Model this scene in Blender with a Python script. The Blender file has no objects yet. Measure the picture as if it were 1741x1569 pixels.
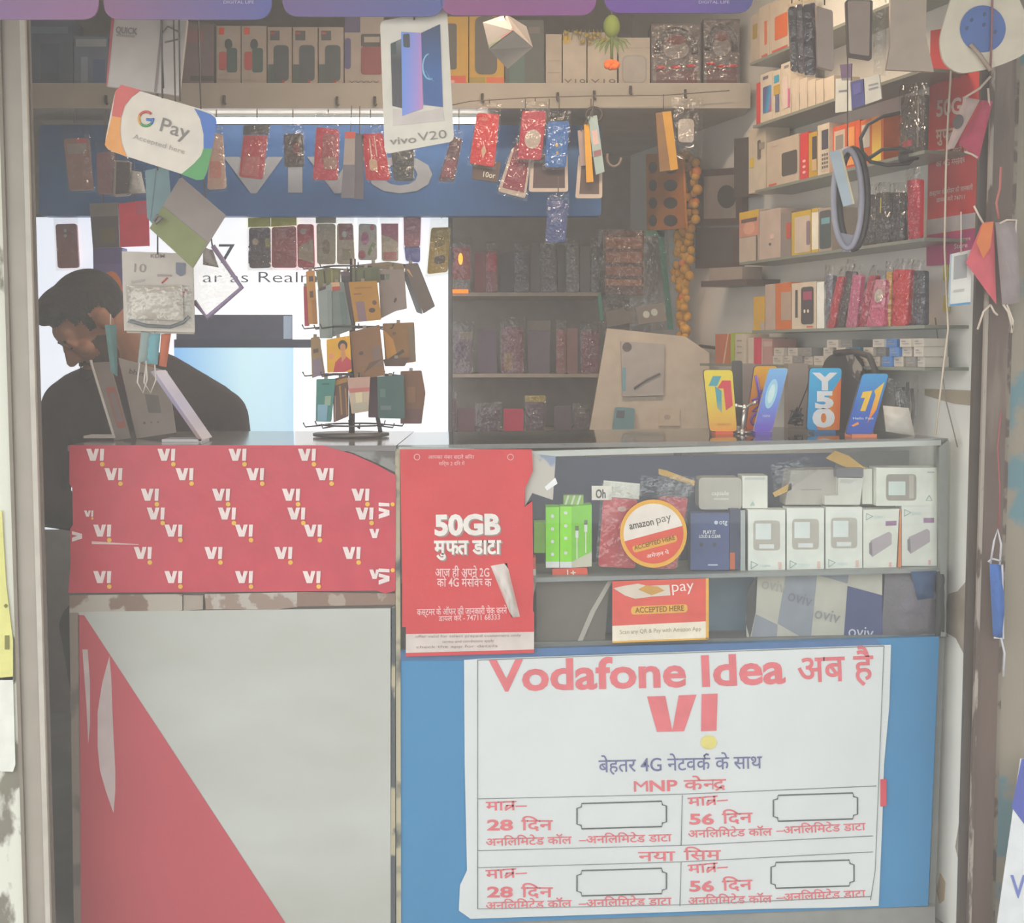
import bpy, bmesh, math, random
from mathutils import Vector, Matrix
random.seed(7)
SC = bpy.context.scene
COL = SC.collection
# ------------------------------------------------------------------ camera, sky, haze, exposure
FPX, W_, H_ = 2300.0, 1741.0, 1569.0
PITCH = math.radians(4.64)
CAMZ = 1.5
cd = bpy.data.cameras.new('camera'); cam = bpy.data.objects.new('camera', cd); COL.objects.link(cam)
cam.location = (0, 0, CAMZ); cam.rotation_euler = (math.radians(90) - PITCH, 0, 0)
cd.sensor_fit = 'HORIZONTAL'; cd.sensor_width = 36; cd.lens = 36 * FPX / W_; cd.clip_start = 0.05
SC.camera = cam
SC.view_settings.view_transform = 'Standard'; SC.view_settings.look = 'None'
SC.view_settings.exposure = 0.0; SC.view_settings.gamma = 1.0; SC.view_settings.use_curve_mapping = False
SC.cycles.use_denoising = True
SC.cycles.max_bounces = 8; SC.cycles.diffuse_bounces = 4; SC.cycles.glossy_bounces = 3
SC.cycles.transparent_max_bounces = 14; SC.cycles.volume_bounces = 0
SC.cycles.sample_clamp_indirect = 3.0; SC.cycles.caustics_reflective = False; SC.cycles.caustics_refractive = False
world = bpy.data.worlds.new('sky'); SC.world = world; world.use_nodes = True
wn = world.node_tree; bg = wn.nodes['Background']
tc = wn.nodes.new('ShaderNodeTexCoord'); sp = wn.nodes.new('ShaderNodeSeparateXYZ'); cr = wn.nodes.new('ShaderNodeValToRGB')
wn.links.new(tc.outputs['Generated'], sp.inputs[0]); wn.links.new(sp.outputs['Z'], cr.inputs[0])
cr.color_ramp.elements[0].position = 0.0; cr.color_ramp.elements[0].color = (0.62, 0.62, 0.60, 1)
cr.color_ramp.elements[1].position = 0.5; cr.color_ramp.elements[1].color = (1.0, 1.02, 1.02, 1)
mxx = wn.nodes.new('ShaderNodeMath'); mxx.operation = 'MULTIPLY_ADD'; mxx.inputs[1].default_value = -0.5; mxx.inputs[2].default_value = 1.0   # brighter open sky to the left
wn.links.new(sp.outputs['X'], mxx.inputs[0]); vm = wn.nodes.new('ShaderNodeVectorMath'); vm.operation = 'SCALE'
wn.links.new(cr.outputs[0], vm.inputs[0]); wn.links.new(mxx.outputs[0], vm.inputs['Scale'])
wn.links.new(vm.outputs[0], bg.inputs[0]); bg.inputs[1].default_value = SKY = 2.6
HAZE_DENSITY = 0.045
LAMP_W = 14
ld = bpy.data.lights.new('interior_fill_lamp', 'AREA'); ld.shape = 'RECTANGLE'; ld.size = 1.1; ld.size_y = .12; ld.energy = LAMP_W; ld.color = (1.0, .78, .58)
lmp = bpy.data.objects.new('interior_fill_lamp', ld); COL.objects.link(lmp); lmp.location = (.12, 3.08, 2.58)  # unseen warm lamp added to brighten the shop interior

# ------------------------------------------------------------------ geometry of the view
CP, SP = math.cos(PITCH), math.sin(PITCH)
def ray(px, py):
    u = (px - W_ / 2) / FPX; v = (H_ / 2 - py) / FPX
    return Vector((u, CP + v * SP, -SP + v * CP))
def Y(d): return (Vector((0, d, 0)), Vector((0, -1, 0)))
def shift(pl, off): return (pl[0] + pl[1] * off, pl[1])
def P(px, py, pl):
    o, n = pl; r = ray(px, py); c = Vector((0, 0, CAMZ))
    return c + r * ((o - c).dot(n) / r.dot(n))
def proj(p):
    q = Vector(p) - Vector((0, 0, CAMZ)); f = q.y * CP - q.z * SP
    return (W_ / 2 + q.x / f * FPX, H_ / 2 - (q.y * SP + q.z * CP) / f * FPX)
NW = Vector((-0.953, -0.302, 0)).normalized(); TW = Vector((-0.302, 0.953, 0)).normalized(); OW = Vector((0.983, 2.88, 0))
def WR(w): return (OW + NW * w, NW)
PCL = Y(2.90)
NR = Vector((0, -1, 0))
PCR = (Vector((0.0435, 2.90, 0)), NR)

# ------------------------------------------------------------------ materials
def lin(h):
    h = h.lstrip('#'); o = []
    for i in (0, 2, 4):
        c = int(h[i:i + 2], 16) / 255
        o.append(c / 12.92 if c <= 0.04045 else ((c + 0.055) / 1.055) ** 2.4)
    g = sum(o) / 3
    return [min(.88, max(0.0, g + (x - g) * SAT) * GAIN) for x in o]
GAIN, SAT = 1.0, 1.0        # how far the colours noted in the dim shop are lifted, mostly back to the colours of the things
MC = {}
def _base(name):
    m = bpy.data.materials.new(name); m.use_nodes = True
    nt = m.node_tree; return m, nt, nt.nodes['Principled BSDF']
def M(h, rough=0.55, metal=0.0, var=0.08, bump=0.0, bscale=12.0, scale=25.0, emit=0.0):
    k = (h, rough, metal, var, bump, bscale, scale, emit, GAIN, SAT)
    if k in MC: return MC[k]
    m, nt, b = _base('surface_' + h)
    c = lin(h); tx = nt.nodes.new('ShaderNodeTexCoord')
    n = nt.nodes.new('ShaderNodeTexNoise'); n.inputs['Scale'].default_value = scale; n.inputs['Detail'].default_value = 3
    nt.links.new(tx.outputs['Object'], n.inputs['Vector'])
    r = nt.nodes.new('ShaderNodeValToRGB')
    r.color_ramp.elements[0].position = 0.3; r.color_ramp.elements[1].position = 0.7
    r.color_ramp.elements[0].color = [max(0, x * (1 - var)) for x in c] + [1]
    r.color_ramp.elements[1].color = [min(1, x * (1 + var)) for x in c] + [1]
    nt.links.new(n.outputs['Fac'], r.inputs[0]); nt.links.new(r.outputs[0], b.inputs['Base Color'])
    b.inputs['Roughness'].default_value = rough; b.inputs['Metallic'].default_value = metal
    if bump:
        n2 = nt.nodes.new('ShaderNodeTexNoise'); n2.inputs['Scale'].default_value = bscale; n2.inputs['Detail'].default_value = 4
        nt.links.new(tx.outputs['Object'], n2.inputs['Vector'])
        bp = nt.nodes.new('ShaderNodeBump'); bp.inputs['Strength'].default_value = bump; bp.inputs['Distance'].default_value = 0.02
        nt.links.new(n2.outputs['Fac'], bp.inputs['Height']); nt.links.new(bp.outputs[0], b.inputs['Normal'])
    if emit:
        nt.links.new(r.outputs[0], b.inputs['Emission Color']); b.inputs['Emission Strength'].default_value = emit
    MC[k] = m; return m
def GR(stops, ax=(1, 0, 0), rough=0.4, emit=0.0):
    """printed colour blend across the piece (design of the print), along ax of its own bounding box"""
    k = (tuple(stops), ax, rough, emit, GAIN, SAT)
    if k in MC: return MC[k]
    m, nt, b = _base('blend'); tx = nt.nodes.new('ShaderNodeTexCoord')
    d = nt.nodes.new('ShaderNodeVectorMath'); d.operation = 'DOT_PRODUCT'; d.inputs[1].default_value = ax
    nt.links.new(tx.outputs['Generated'], d.inputs[0]); r = nt.nodes.new('ShaderNodeValToRGB')
    e = r.color_ramp.elements
    while len(e) < len(stops): e.new(0.5)
    for i, (p, h) in enumerate(stops): e[i].position = p; e[i].color = lin(h) + [1]
    nt.links.new(d.outputs['Value'], r.inputs[0]); nt.links.new(r.outputs[0], b.inputs['Base Color'])
    b.inputs['Roughness'].default_value = rough
    if emit: nt.links.new(r.outputs[0], b.inputs['Emission Color']); b.inputs['Emission Strength'].default_value = emit
    MC[k] = m; return m
def worn(a, bcol, scale=6.0, lo=0.48, hi=0.53, rough=0.8, stretch=(1, 1, 1), bump=0.3):
    """paint a with patches of bcol where it has come off"""
    k = ('worn', a, bcol, scale, lo, hi, stretch)
    if k in MC: return MC[k]
    m, nt, b = _base('worn_' + a); tx = nt.nodes.new('ShaderNodeTexCoord'); mp = nt.nodes.new('ShaderNodeMapping')
    mp.inputs['Scale'].default_value = stretch; n = nt.nodes.new('ShaderNodeTexNoise')
    n.inputs['Scale'].default_value = scale; n.inputs['Detail'].default_value = 6
    nt.links.new(tx.outputs['Object'], mp.inputs[0]); nt.links.new(mp.outputs[0], n.inputs['Vector'])
    r = nt.nodes.new('ShaderNodeValToRGB'); r.color_ramp.elements[0].position = lo; r.color_ramp.elements[1].position = hi
    r.color_ramp.elements[0].color = lin(a) + [1]; r.color_ramp.elements[1].color = lin(bcol) + [1]
    nt.links.new(n.outputs['Fac'], r.inputs[0]); nt.links.new(r.outputs[0], b.inputs['Base Color']); b.inputs['Roughness'].default_value = rough
    bp = nt.nodes.new('ShaderNodeBump'); bp.inputs['Strength'].default_value = bump; bp.inputs['Distance'].default_value = 0.01
    nt.links.new(n.outputs['Fac'], bp.inputs['Height']); nt.links.new(bp.outputs[0], b.inputs['Normal'])
    MC[k] = m; return m
def clear(name, tint, gloss, rough, bump, bscale):
    m = bpy.data.materials.new(name); m.use_nodes = True; nt = m.node_tree; nt.nodes.clear()
    out = nt.nodes.new('ShaderNodeOutputMaterial'); mix = nt.nodes.new('ShaderNodeMixShader')
    t = nt.nodes.new('ShaderNodeBsdfTransparent'); t.inputs[0].default_value = tint
    g = nt.nodes.new('ShaderNodeBsdfGlossy'); g.inputs['Roughness'].default_value = rough
    lw = nt.nodes.new('ShaderNodeLayerWeight'); pw_ = nt.nodes.new('ShaderNodeMath'); pw_.operation = 'POWER'; pw_.inputs[1].default_value = 5.0; nt.links.new(lw.outputs['Facing'], pw_.inputs[0])
    mu = nt.nodes.new('ShaderNodeMath'); mu.operation = 'MULTIPLY_ADD'; mu.inputs[1].default_value = 0.9; mu.inputs[2].default_value = gloss; mu.use_clamp = True
    nt.links.new(pw_.outputs[0], mu.inputs[0]); nt.links.new(mu.outputs[0], mix.inputs[0])
    nt.links.new(t.outputs[0], mix.inputs[1]); nt.links.new(g.outputs[0], mix.inputs[2]); nt.links.new(mix.outputs[0], out.inputs[0])
    if bump:
        tx = nt.nodes.new('ShaderNodeTexCoord'); n = nt.nodes.new('ShaderNodeTexNoise'); n.inputs['Scale'].default_value = bscale; n.inputs['Detail'].default_value = 2
        nt.links.new(tx.outputs['Object'], n.inputs['Vector']); bp = nt.nodes.new('ShaderNodeBump')
        bp.inputs['Strength'].default_value = bump; bp.inputs['Distance'].default_value = 0.02
        nt.links.new(n.outputs['Fac'], bp.inputs['Height']); nt.links.new(bp.outputs[0], g.inputs['Normal']); nt.links.new(bp.outputs[0], lw.inputs['Normal'])
    return m
CLEAR = clear('clear_plastic', (0.93, 0.93, 0.92, 1), 0.11, 0.07, 1.0, 38)
GLASS = clear('glass_pane', (0.97, 0.98, 0.97, 1), 0.04, 0.02, 0.0, 1)
GLASSTOP = clear('glass_top', (0.72, 0.76, 0.74, 1), 0.16, 0.06, 0.0, 1)

# ------------------------------------------------------------------ mesh collector
def rnd(pts, r, n=4):
    out = []; N = len(pts)
    for i in range(N):
        a, b, c = Vector(pts[i - 1]), Vector(pts[i]), Vector(pts[(i + 1) % N])
        u, v = a - b, c - b
        k = min(r, u.length * .49, v.length * .49)
        p, q = b + u.normalized() * k, b + v.normalized() * k
        for j in range(n + 1):
            t = j / n
            out.append(tuple(p * (1 - t) ** 2 + b * 2 * t * (1 - t) + q * t * t))
    return out
def R(x0, y0, x1, y1): return [(x0, y0), (x1, y0), (x1, y1), (x0, y1)]
def UV(q, u, v):
    (ax, ay), (bx, by), (cx, cy), (dx, dy) = q[0], q[1], q[-2], q[-1]
    return ((ax * (1 - u) + bx * u) * (1 - v) + (dx * (1 - u) + cx * u) * v, (ay * (1 - u) + by * u) * (1 - v) + (dy * (1 - u) + cy * u) * v)
def SUB(q, u0, v0, u1, v1): return [UV(q, u0, v0), UV(q, u1, v0), UV(q, u1, v1), UV(q, u0, v1)]
def circ(cx, cy, rx, ry=None, n=20, rot=0):
    ry = ry or rx; o = []
    for i in range(n):
        a = 2 * math.pi * i / n; x, y = rx * math.cos(a), ry * math.sin(a)
        o.append((cx + x * math.cos(rot) - y * math.sin(rot), cy + x * math.sin(rot) + y * math.cos(rot)))
    return o
TX = {}
def textmesh(s, bold):
    k = (s, bold)
    if k in TX: return TX[k]
    c = bpy.data.curves.new('lettering', 'FONT'); c.body = s; c.offset = bold; c.resolution_u = 3
    o = bpy.data.objects.new('lettering', c); COL.objects.link(o); bpy.context.view_layer.update()
    me = bpy.data.meshes.new_from_object(o.evaluated_get(bpy.context.evaluated_depsgraph_get()))
    v = [(x.co.x, x.co.y) for x in me.vertices]; f = [tuple(p.vertices) for p in me.polygons]
    bpy.data.objects.remove(o); bpy.data.curves.remove(c); bpy.data.meshes.remove(me)
    TX[k] = (v, f); return TX[k]
def half(s, bold, cut):
    v, f = textmesh(s, bold); xm = max(x for x, y in v) - cut
    bm = bmesh.new(); vs = [bm.verts.new((x, y, 0)) for x, y in v]
    for q in f:
        try: bm.faces.new([vs[i] for i in q])
        except ValueError: pass
    bmesh.ops.bisect_plane(bm, geom=bm.verts[:] + bm.edges[:] + bm.faces[:], plane_co=(xm, 0, 0), plane_no=(1, 0, 0), clear_outer=True)
    bm.verts.index_update()
    r = ([(x.co.x, x.co.y) for x in bm.verts], [tuple(w.index for w in q.verts) for q in bm.faces]); bm.free(); return r
def quadstroke(pts, w):
    v, f = [], []
    for (x0, y0), (x1, y1) in zip(pts, pts[1:]):
        d = Vector((x1 - x0, y1 - y0)); d.normalize(); n = Vector((-d.y, d.x)) * w / 2; d = d * w * .3; i = len(v)
        v += [(x0 - d.x + n.x, y0 - d.y + n.y), (x0 - d.x - n.x, y0 - d.y - n.y), (x1 + d.x - n.x, y1 + d.y - n.y), (x1 + d.x + n.x, y1 + d.y + n.y)]
        f.append((i, i + 1, i + 2, i + 3))
    return v, f
def compose(toks, bold):
    """lettering laid out from pieces: text, ('h', letter) half letter, ('tra',) and marks over the piece before"""
    V, F = [], []; x = 0.0; sw = 0.075 + bold * 2
    for t in toks:
        if isinstance(t, str): v, f = textmesh(t, bold); adv = (max(a for a, b in v) if v else 0.25)
        elif t[0] == 'h': v, f = half(t[1], bold, t[2] if len(t) > 2 else 0.16); adv = max(a for a, b in v) - 0.01
        elif t[0] == 'sp': x += t[1]; continue
        elif t[0] == 'tra':
            v, f = quadstroke([(0.0, .60), (.56, .60)], sw); a = quadstroke([(.42, .60), (.42, 0)], sw); b = quadstroke([(.42, .33), (.12, .33), (.05, .12)], sw); c = quadstroke([(.40, .28), (.05, .0)], sw)
            for q in (a, b, c): k = len(v); v = v + q[0]; f = f + [tuple(i + k for i in w) for w in q[1]]
            adv = .56
        elif t[0] == 'ra': v, f = quadstroke([(-.22, .1), (-.42, -.06)], sw); adv = 0
        elif t[0] == 'M': v, f = textmesh('M', .0); adv = max(a for a, b in v) + .02
        elif t[0] == 'reph': v, f = quadstroke([(-.30, .62), (-.34, .74), (-.22, .82), (-.1, .78)], sw); adv = 0
        k = len(V); V = V + [(a + x, b) for a, b in v]; F = F + [tuple(i + k for i in w) for w in f]; x += adv
    return V, F
CAPH = None
class G:
    def __init__(s): s.v = []; s.f = []; s.m = []; s.mats = []; s.sm = []
    def mi(s, m):
        if m not in s.mats: s.mats.append(m)
        return s.mats.index(m)
    def add(s, v, f, m, smooth=False):
        k = len(s.v); s.v += [Vector(p) for p in v]; s.f += [tuple(i + k for i in q) for q in f]
        s.m += [s.mi(m)] * len(f); s.sm += [smooth] * len(f); return s
    def flat(s, px, pl, m, off=0.001):
        p2 = shift(pl, off); return s.add([P(x, y, p2) for x, y in px], [tuple(range(len(px)))], m)
    def slab(s, px, pl, th, m, off=0.0, sides=None):
        p2 = shift(pl, off); a = [P(x, y, p2) for x, y in px]; b = [q - pl[1] * th for q in a]; n = len(a)
        s.add(a + b, [tuple(range(n)), tuple(range(2 * n - 1, n - 1, -1))], m)
        return s.add(a + b, [(i, i + n, (i + 1) % n + n, (i + 1) % n) for i in range(n)], sides or m)
    def box(s, x0, x1, y0, y1, z0, z1, m):
        v = [(x, y, z) for z in (z0, z1) for y in (y0, y1) for x in (x0, x1)]
        return s.add(v, [(0, 1, 3, 2), (4, 6, 7, 5), (0, 4, 5, 1), (2, 3, 7, 6), (0, 2, 6, 4), (1, 5, 7, 3)], m)
    def tube(s, pts, r, m, n=6, closed=False):
        pts = [Vector(p) for p in pts]; N = len(pts); v = []; f = []
        for i, p in enumerate(pts):
            t = (pts[(i + 1) % N] - pts[i - 1]) if closed else (pts[min(i + 1, N - 1)] - pts[max(i - 1, 0)])
            t.normalize(); a = Vector((0, 1, 0)) if abs(t.y) < .9 else Vector((1, 0, 0)); u = t.cross(a).normalized(); w = t.cross(u)
            rr = r[i] if isinstance(r, (list, tuple)) else r
            v += [p + (u * math.cos(2 * math.pi * j / n) + w * math.sin(2 * math.pi * j / n)) * rr for j in range(n)]
        for i in range(N if closed else N - 1):
            k = (i + 1) % N
            f += [(i * n + j, i * n + (j + 1) % n, k * n + (j + 1) % n, k * n + j) for j in range(n)]
        if not closed: f += [tuple(range(n - 1, -1, -1)), tuple(range((N - 1) * n, N * n))]
        return s.add(v, f, m, True)
    def ptube(s, px, pl, r, m, n=6, closed=False, off=0.004):
        p2 = shift(pl, off); return s.tube([P(x, y, p2) for x, y in px], r, m, n, closed)
    def ball(s, c, r, m, seg=12, rings=8):
        rx, ry, rz = r if isinstance(r, tuple) else (r, r, r); v = [(c[0], c[1], c[2] + rz)]; f = []
        for i in range(1, rings):
            a = math.pi * i / rings
            v += [(c[0] + rx * math.sin(a) * math.cos(2 * math.pi * j / seg), c[1] + ry * math.sin(a) * math.sin(2 * math.pi * j / seg), c[2] + rz * math.cos(a)) for j in range(seg)]
        v.append((c[0], c[1], c[2] - rz)); L = len(v) - 1
        for j in range(seg):
            k = (j + 1) % seg; f.append((0, 1 + j, 1 + k)); f.append((L, L - seg + k, L - seg + j))
            for i in range(rings - 2): f.append((1 + i * seg + j, 1 + (i + 1) * seg + j, 1 + (i + 1) * seg + k, 1 + i * seg + k))
        return s.add(v, f, m, True)
    def text(s, t, x0, x1, yb, h, pl, m, off=0.0016, bold=0.012, yb1=None, up=None, skew=0.0):
        """lettering between pixel columns x0..x1, baseline yb -> yb1, cap height h"""
        global CAPH
        if CAPH is None: CAPH = max(y for x, y in textmesh('H', 0)[0])
        v, f = compose(t, bold) if isinstance(t, (list, tuple)) else textmesh(t, bold)
        if not v: return s
        xa, xb = min(a for a, b in v), max(a for a, b in v); yb1 = yb if yb1 is None else yb1
        an = math.atan2(yb1 - yb, x1 - x0); ux, uy = up or (math.sin(an), -math.cos(an)); p2 = shift(pl, off); pts = []
        for a, b in v:
            t_ = (a - xa) / (xb - xa); hh = b / CAPH * h
            pts.append(P(x0 + (x1 - x0) * t_ + ux * hh + skew * hh, yb + (yb1 - yb) * t_ + uy * hh, p2))
        return s.add(pts, f, m)
    def bag(s, q, pl, bulge=0.008, m=None, nx=6, ny=9, seed=0):
        rs = random.Random(seed + int(q[0][0] * 7 + q[0][1])); v = []; p2 = pl
        for j in range(ny + 1):
            for i in range(nx + 1):
                u, w = i / nx, j / ny; x, y = UV(q, u, w)
                k = math.sin(math.pi * u) ** .5 * math.sin(math.pi * w) ** .5 * bulge + (rs.uniform(-.25, .35) * bulge if 0 < i < nx and 0 < j < ny else 0)
                v.append(P(x, y, p2) + p2[1] * k)
        f = [(j * (nx + 1) + i, (j + 1) * (nx + 1) + i, (j + 1) * (nx + 1) + i + 1, j * (nx + 1) + i + 1) for j in range(ny) for i in range(nx)]
        s.add(v, f, m or CLEAR, True)
        return s
LOC = {}
def build(name, g, parent=None, label=None, cat=None, group=None, kind=None, smooth=None):
    if parent is None:
        xs = [p.x for p in g.v]; ys = [p.y for p in g.v]; zs = [p.z for p in g.v]
        loc = Vector(((min(xs) + max(xs)) / 2, (min(ys) + max(ys)) / 2, min(zs)))
    else: loc = LOC[parent.name]
    me = bpy.data.meshes.new(name); me.from_pydata([tuple(p - loc) for p in g.v], [], g.f)
    for m in g.mats: me.materials.append(m)
    me.polygons.foreach_set('material_index', g.m); me.polygons.foreach_set('use_smooth', g.sm); me.update()
    bm = bmesh.new(); bm.from_mesh(me); bmesh.ops.recalc_face_normals(bm, faces=bm.faces[:]) if name not in FLATNAMES else None
    bm.to_mesh(me); bm.free()
    o = bpy.data.objects.new(name, me); COL.objects.link(o); LOC[o.name] = loc
    if parent is None: o.location = loc
    else: o.parent = parent
    props(o, label, cat, group, kind); return o
FLATNAMES = ('print', 'lettering', 'bag')
def props(o, label=None, cat=None, group=None, kind=None):
    for k, v in (('label', label), ('category', cat), ('group', group), ('kind', kind)):
        if v: o[k] = v
def empty(name, loc, label, cat, group=None):
    o = bpy.data.objects.new(name, None); o.empty_display_size = .05; COL.objects.link(o); o.location = loc; LOC[o.name] = Vector(loc)
    props(o, label, cat, group); return o
def struct(name, g): return build(name, g, kind='structure')
# ================================================================== THE SETTING
hz = G().box(-4, 4, -3.0, 5.2, -0.1, 4.0, None)  # scattering volume added to veil the view and lift its dark tones
hm = bpy.data.materials.new('haze'); hm.use_nodes = True; ht = hm.node_tree; ht.nodes.clear()
ho = ht.nodes.new('ShaderNodeOutputMaterial'); hv = ht.nodes.new('ShaderNodeVolumeScatter')
hv.inputs['Color'].default_value = (1.0, 0.94, 0.88, 1); hv.inputs['Density'].default_value = HAZE_DENSITY
ht.links.new(hv.outputs[0], ho.inputs['Volume']); hz.mats = [hm]
if HAZE_DENSITY > 0: build('haze', hz, kind='stuff', label='thin haze added over the shop front to lift its dark tones', cat='haze')

CREAM = M('#b5ada0', .8, bump=.2, bscale=8)
FZ = P(1500, 1580, Y(2.90)).z                    # shop floor height
struct('ground', G().box(-5, 5, -6, 2.78, -.1, 0, M('#8d8a84', .9, var=.2, scale=4)))
struct('floor', G().box(-1.9, 1.6, 2.875, 4.75, 0, FZ, M('#8f8e88', .8, var=.15, scale=6)))
struct('wall_back', G().box(-1.9, 1.0, 4.70, 4.80, FZ, 2.9, M('#a1968a', .8, bump=.2, bscale=5)))
struct('ceiling', G().box(-1.9, 1.6, 2.7, 4.8, 2.9, 3.0, M('#8d877e', .9)))
# left inside wall
lw = G(); a, b = (-1.12, 2.74), (-1.85, 4.72)
lw.add([(a[0], a[1], FZ), (b[0], b[1], FZ), (b[0], b[1], 2.9), (a[0], a[1], 2.9), (a[0] - .1, a[1], FZ), (b[0] - .1, b[1], FZ), (b[0] - .1, b[1], 2.9), (a[0] - .1, a[1], 2.9)],
       [(0, 1, 2, 3), (7, 6, 5, 4), (0, 3, 7, 4), (1, 5, 6, 2), (3, 2, 6, 7), (0, 4, 5, 1)], CREAM)
struct('wall_left', lw)
# right inside wall, white paint, plaster showing at the front
WHITE = M('#ebe8df', .75, var=.06, scale=5, bump=.15, bscale=7)
rw = G(); p0 = OW; p1 = OW + TW * 2.02; q = -NW * .12
rw.add([(p.x, p.y, z) for z in (0.0, 2.9) for p in (p0, p1, p1 + q, p0 + q)], [(0, 1, 2, 3), (7, 6, 5, 4), (0, 4, 5, 1), (1, 5, 6, 2), (2, 6, 7, 3), (3, 7, 4, 0)], WHITE)
wr = struct('wall_right', rw)
pw = WR(0)
PLAST = worn('#8a7c6c', '#a89a88', 9, .4, .6)
build('plaster_patch', G().slab([(1660, 965), (1645, 985), (1628, 1005), (1612, 1010), (1606, 1045), (1608, 1075), (1625, 1085), (1640, 1115), (1650, 1160), (1657, 1215), (1664, 1215), (1664, 965)], pw, .002, PLAST, .003), wr)
build('plaster_patch', G().slab([(1648, 1390), (1630, 1400), (1624, 1440), (1630, 1465), (1640, 1490), (1642, 1569), (1662, 1569), (1662, 1390)], pw, .002, PLAST, .003), wr)
build('plaster_patch', G().slab([(1598, 1484), (1606, 1500), (1604, 1530), (1597, 1536), (1592, 1515)], pw, .002, M('#b39a74', .9), .003), wr)
build('brown_tape', G().slab([(1572, 661), (1655, 664), (1655, 690), (1620, 686), (1572, 672)], pw, .002, M('#a8987f', .6), .003), wr)
# brown steel shutter guide right, with its worn edges
D1 = Y(2.76)
rg = G()
xx = [P(x, 800, D1).x for x in (1655, 1668, 1706, 1717)]
rg.box(xx[0], xx[1], 2.775, 2.79, 0, 2.7, M('#4c4038', .6)); rg.box(xx[1], xx[2], 2.755, 2.79, 0, 2.7, worn('#5e4b42', '#77675b', 14, .55, .62, .55, (1, 1, .12)))
rg.box(xx[2], xx[3], 2.77, 2.79, 0, 2.7, worn('#8b8071', '#5d5048', 20, .5, .56))
rg.box(xx[1] - .004, xx[1] + .003, 2.75, 2.76, 0, 2.7, worn('#9a9084', '#574840', 30, .5, .55, .8, (1, 1, .3)))
struct('trim_1', rg)
struct('wall_right_outer', G().box(xx[3], 2.4, 2.77, 2.86, 0, 2.7, worn('#8e8474', '#5d7f86', 5, .56, .6)).box(.99, 2.4, 2.86, 2.90, 0, 2.7, worn('#8e8474', '#5d7f86', 5, .56, .6)))
# left: grey guide rail and flaking outer wall
yy = [P(x, 800, Y(2.70)).x for x in (22, 34, 66, 69)]
lg = G(); lg.box(yy[0], yy[2], 2.70, 2.715, 0, 2.7, M('#a1978a', .5, var=.1, scale=8)); lg.box(yy[0] - .003, yy[0] + .004, 2.692, 2.7, 0, 2.7, M('#827769', .6)); lg.box(yy[2] - .010, yy[2], 2.692, 2.7, 0, 2.7, M('#bdb5a9', .45))
lg.box(yy[2], yy[3], 2.705, 2.715, 0, 2.7, M('#6d655d', .7))
struct('trim_2', lg)
struct('wall_left_outer', G().box(-2.4, yy[0], 2.70, 2.74, 0, 2.7, worn('#dbdacb', '#7d7868', 7, .54, .57, .8, (1, 1, .6), .5)))
# awning over the front: keeps the top of the opening in shade
struct('ceiling_awning', G().box(-2.4, 2.4, 1.75, 2.78, 2.42, 2.46, M('#77726c', .9)))
struct('lintel', G().box(-2.4, 2.4, 2.7, 2.95, 2.46, 3.0, M('#8e8478', .9)))
# loft along the back, with a pale fascia
DL = Y(3.80)
z1 = P(700, 141, DL).z; z0 = P(700, 184, DL).z
xl, xr = P(20, 160, DL).x, P(1276, 160, DL).x
lo = struct('beam_loft', G().box(xl, xr, 3.80, 4.70, z0, z1, M('#b3aa9c', .7, var=.08, scale=9)))
hk = M('#4a443e', .5)
for px, py in ((180, 168), (215, 170), (381, 168), (573, 170), (637, 170), (948, 163), (1010, 160), (1165, 158), (820, 165), (1072, 152)):
    build('nail_hook', G().ptube([(px, py - 6), (px, py + 7), (px + 3, py + 9)], DL, .004, hk, 5, False, .006), lo)
# blue fascia band with big pale letters, under the loft
DB = Y(3.95)
bb = build('blue_sign_band', G().slab(rnd(R(66, 212, 1022, 367), 8), DB, .05, M('#3f78b8', .45, var=.05)), label='long blue sign band with big pale letters below the loft', cat='sign')
build('lettering', G().text('vivo', 380, 735, 326, 88, DB, M('#b5bcc2', .5), .003, .012), bb)
# tube light under the loft
tl = empty('tube_light', P(600, 205, Y(3.86)), 'lit white tube light fixed under the loft', 'tube light')
build('batten', G().slab(R(328, 192, 836, 199), Y(3.90), .03, M('#8f938e', .5)), tl)
build('tube', G().tube([P(332, 205, Y(3.86)), P(830, 205, Y(3.86))], .0085, M('#f2fff4', .4, emit=7.0), 10), tl)
for px in (330, 831): build('end_cap', G().tube([P(px - 3, 205, Y(3.86)), P(px + 3, 205, Y(3.86))], .014, M('#d5d5d0', .4), 10), tl)

# back-lit display board behind the man
DX = Y(4.05)
lb = empty('light_box', P(410, 735, DX), 'large back-lit white display board behind the seated man', 'light box')
build('lit_panel', G().slab(R(53, 368, 762, 900), DX, .10, GR([(0, '#dfe6ff'), (.5, '#f4f7ff'), (1, '#e2eaff')], (1, 0, 0), .4, 1.0)), lb)
build('panel_frame', G().slab(R(762, 366, 768, 900), DX, .05, M('#777b84', .5), .004).slab(R(48, 366, 53, 900), DX, .05, M('#777b84', .5), .004).slab(R(48, 364, 768, 369), DX, .05, M('#777b84', .5), .004), lb)
pr = G()
ink = M('#5c6478', .5, emit=.15)
pr.text('7 i', 372, 428, 448, 33, DX, ink, .002, -.004).text('ar as Realme', 345, 560, 480, 18, DX, ink, .002, -.008)
pr.slab(R(300, 535, 497, 578), DX, .001, M('#5a6078', .3, emit=.1), .003).slab(R(482, 537, 496, 576), DX, .001, GR([(0, '#6b84a8'), (.5, '#c7dcf2'), (1, '#5a6c8c')], (1, 0, 0), .3, .4), .004)
pr.slab(R(296, 577, 545, 591), DX, .001, M('#4d566e', .3, emit=.1), .004)
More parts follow.
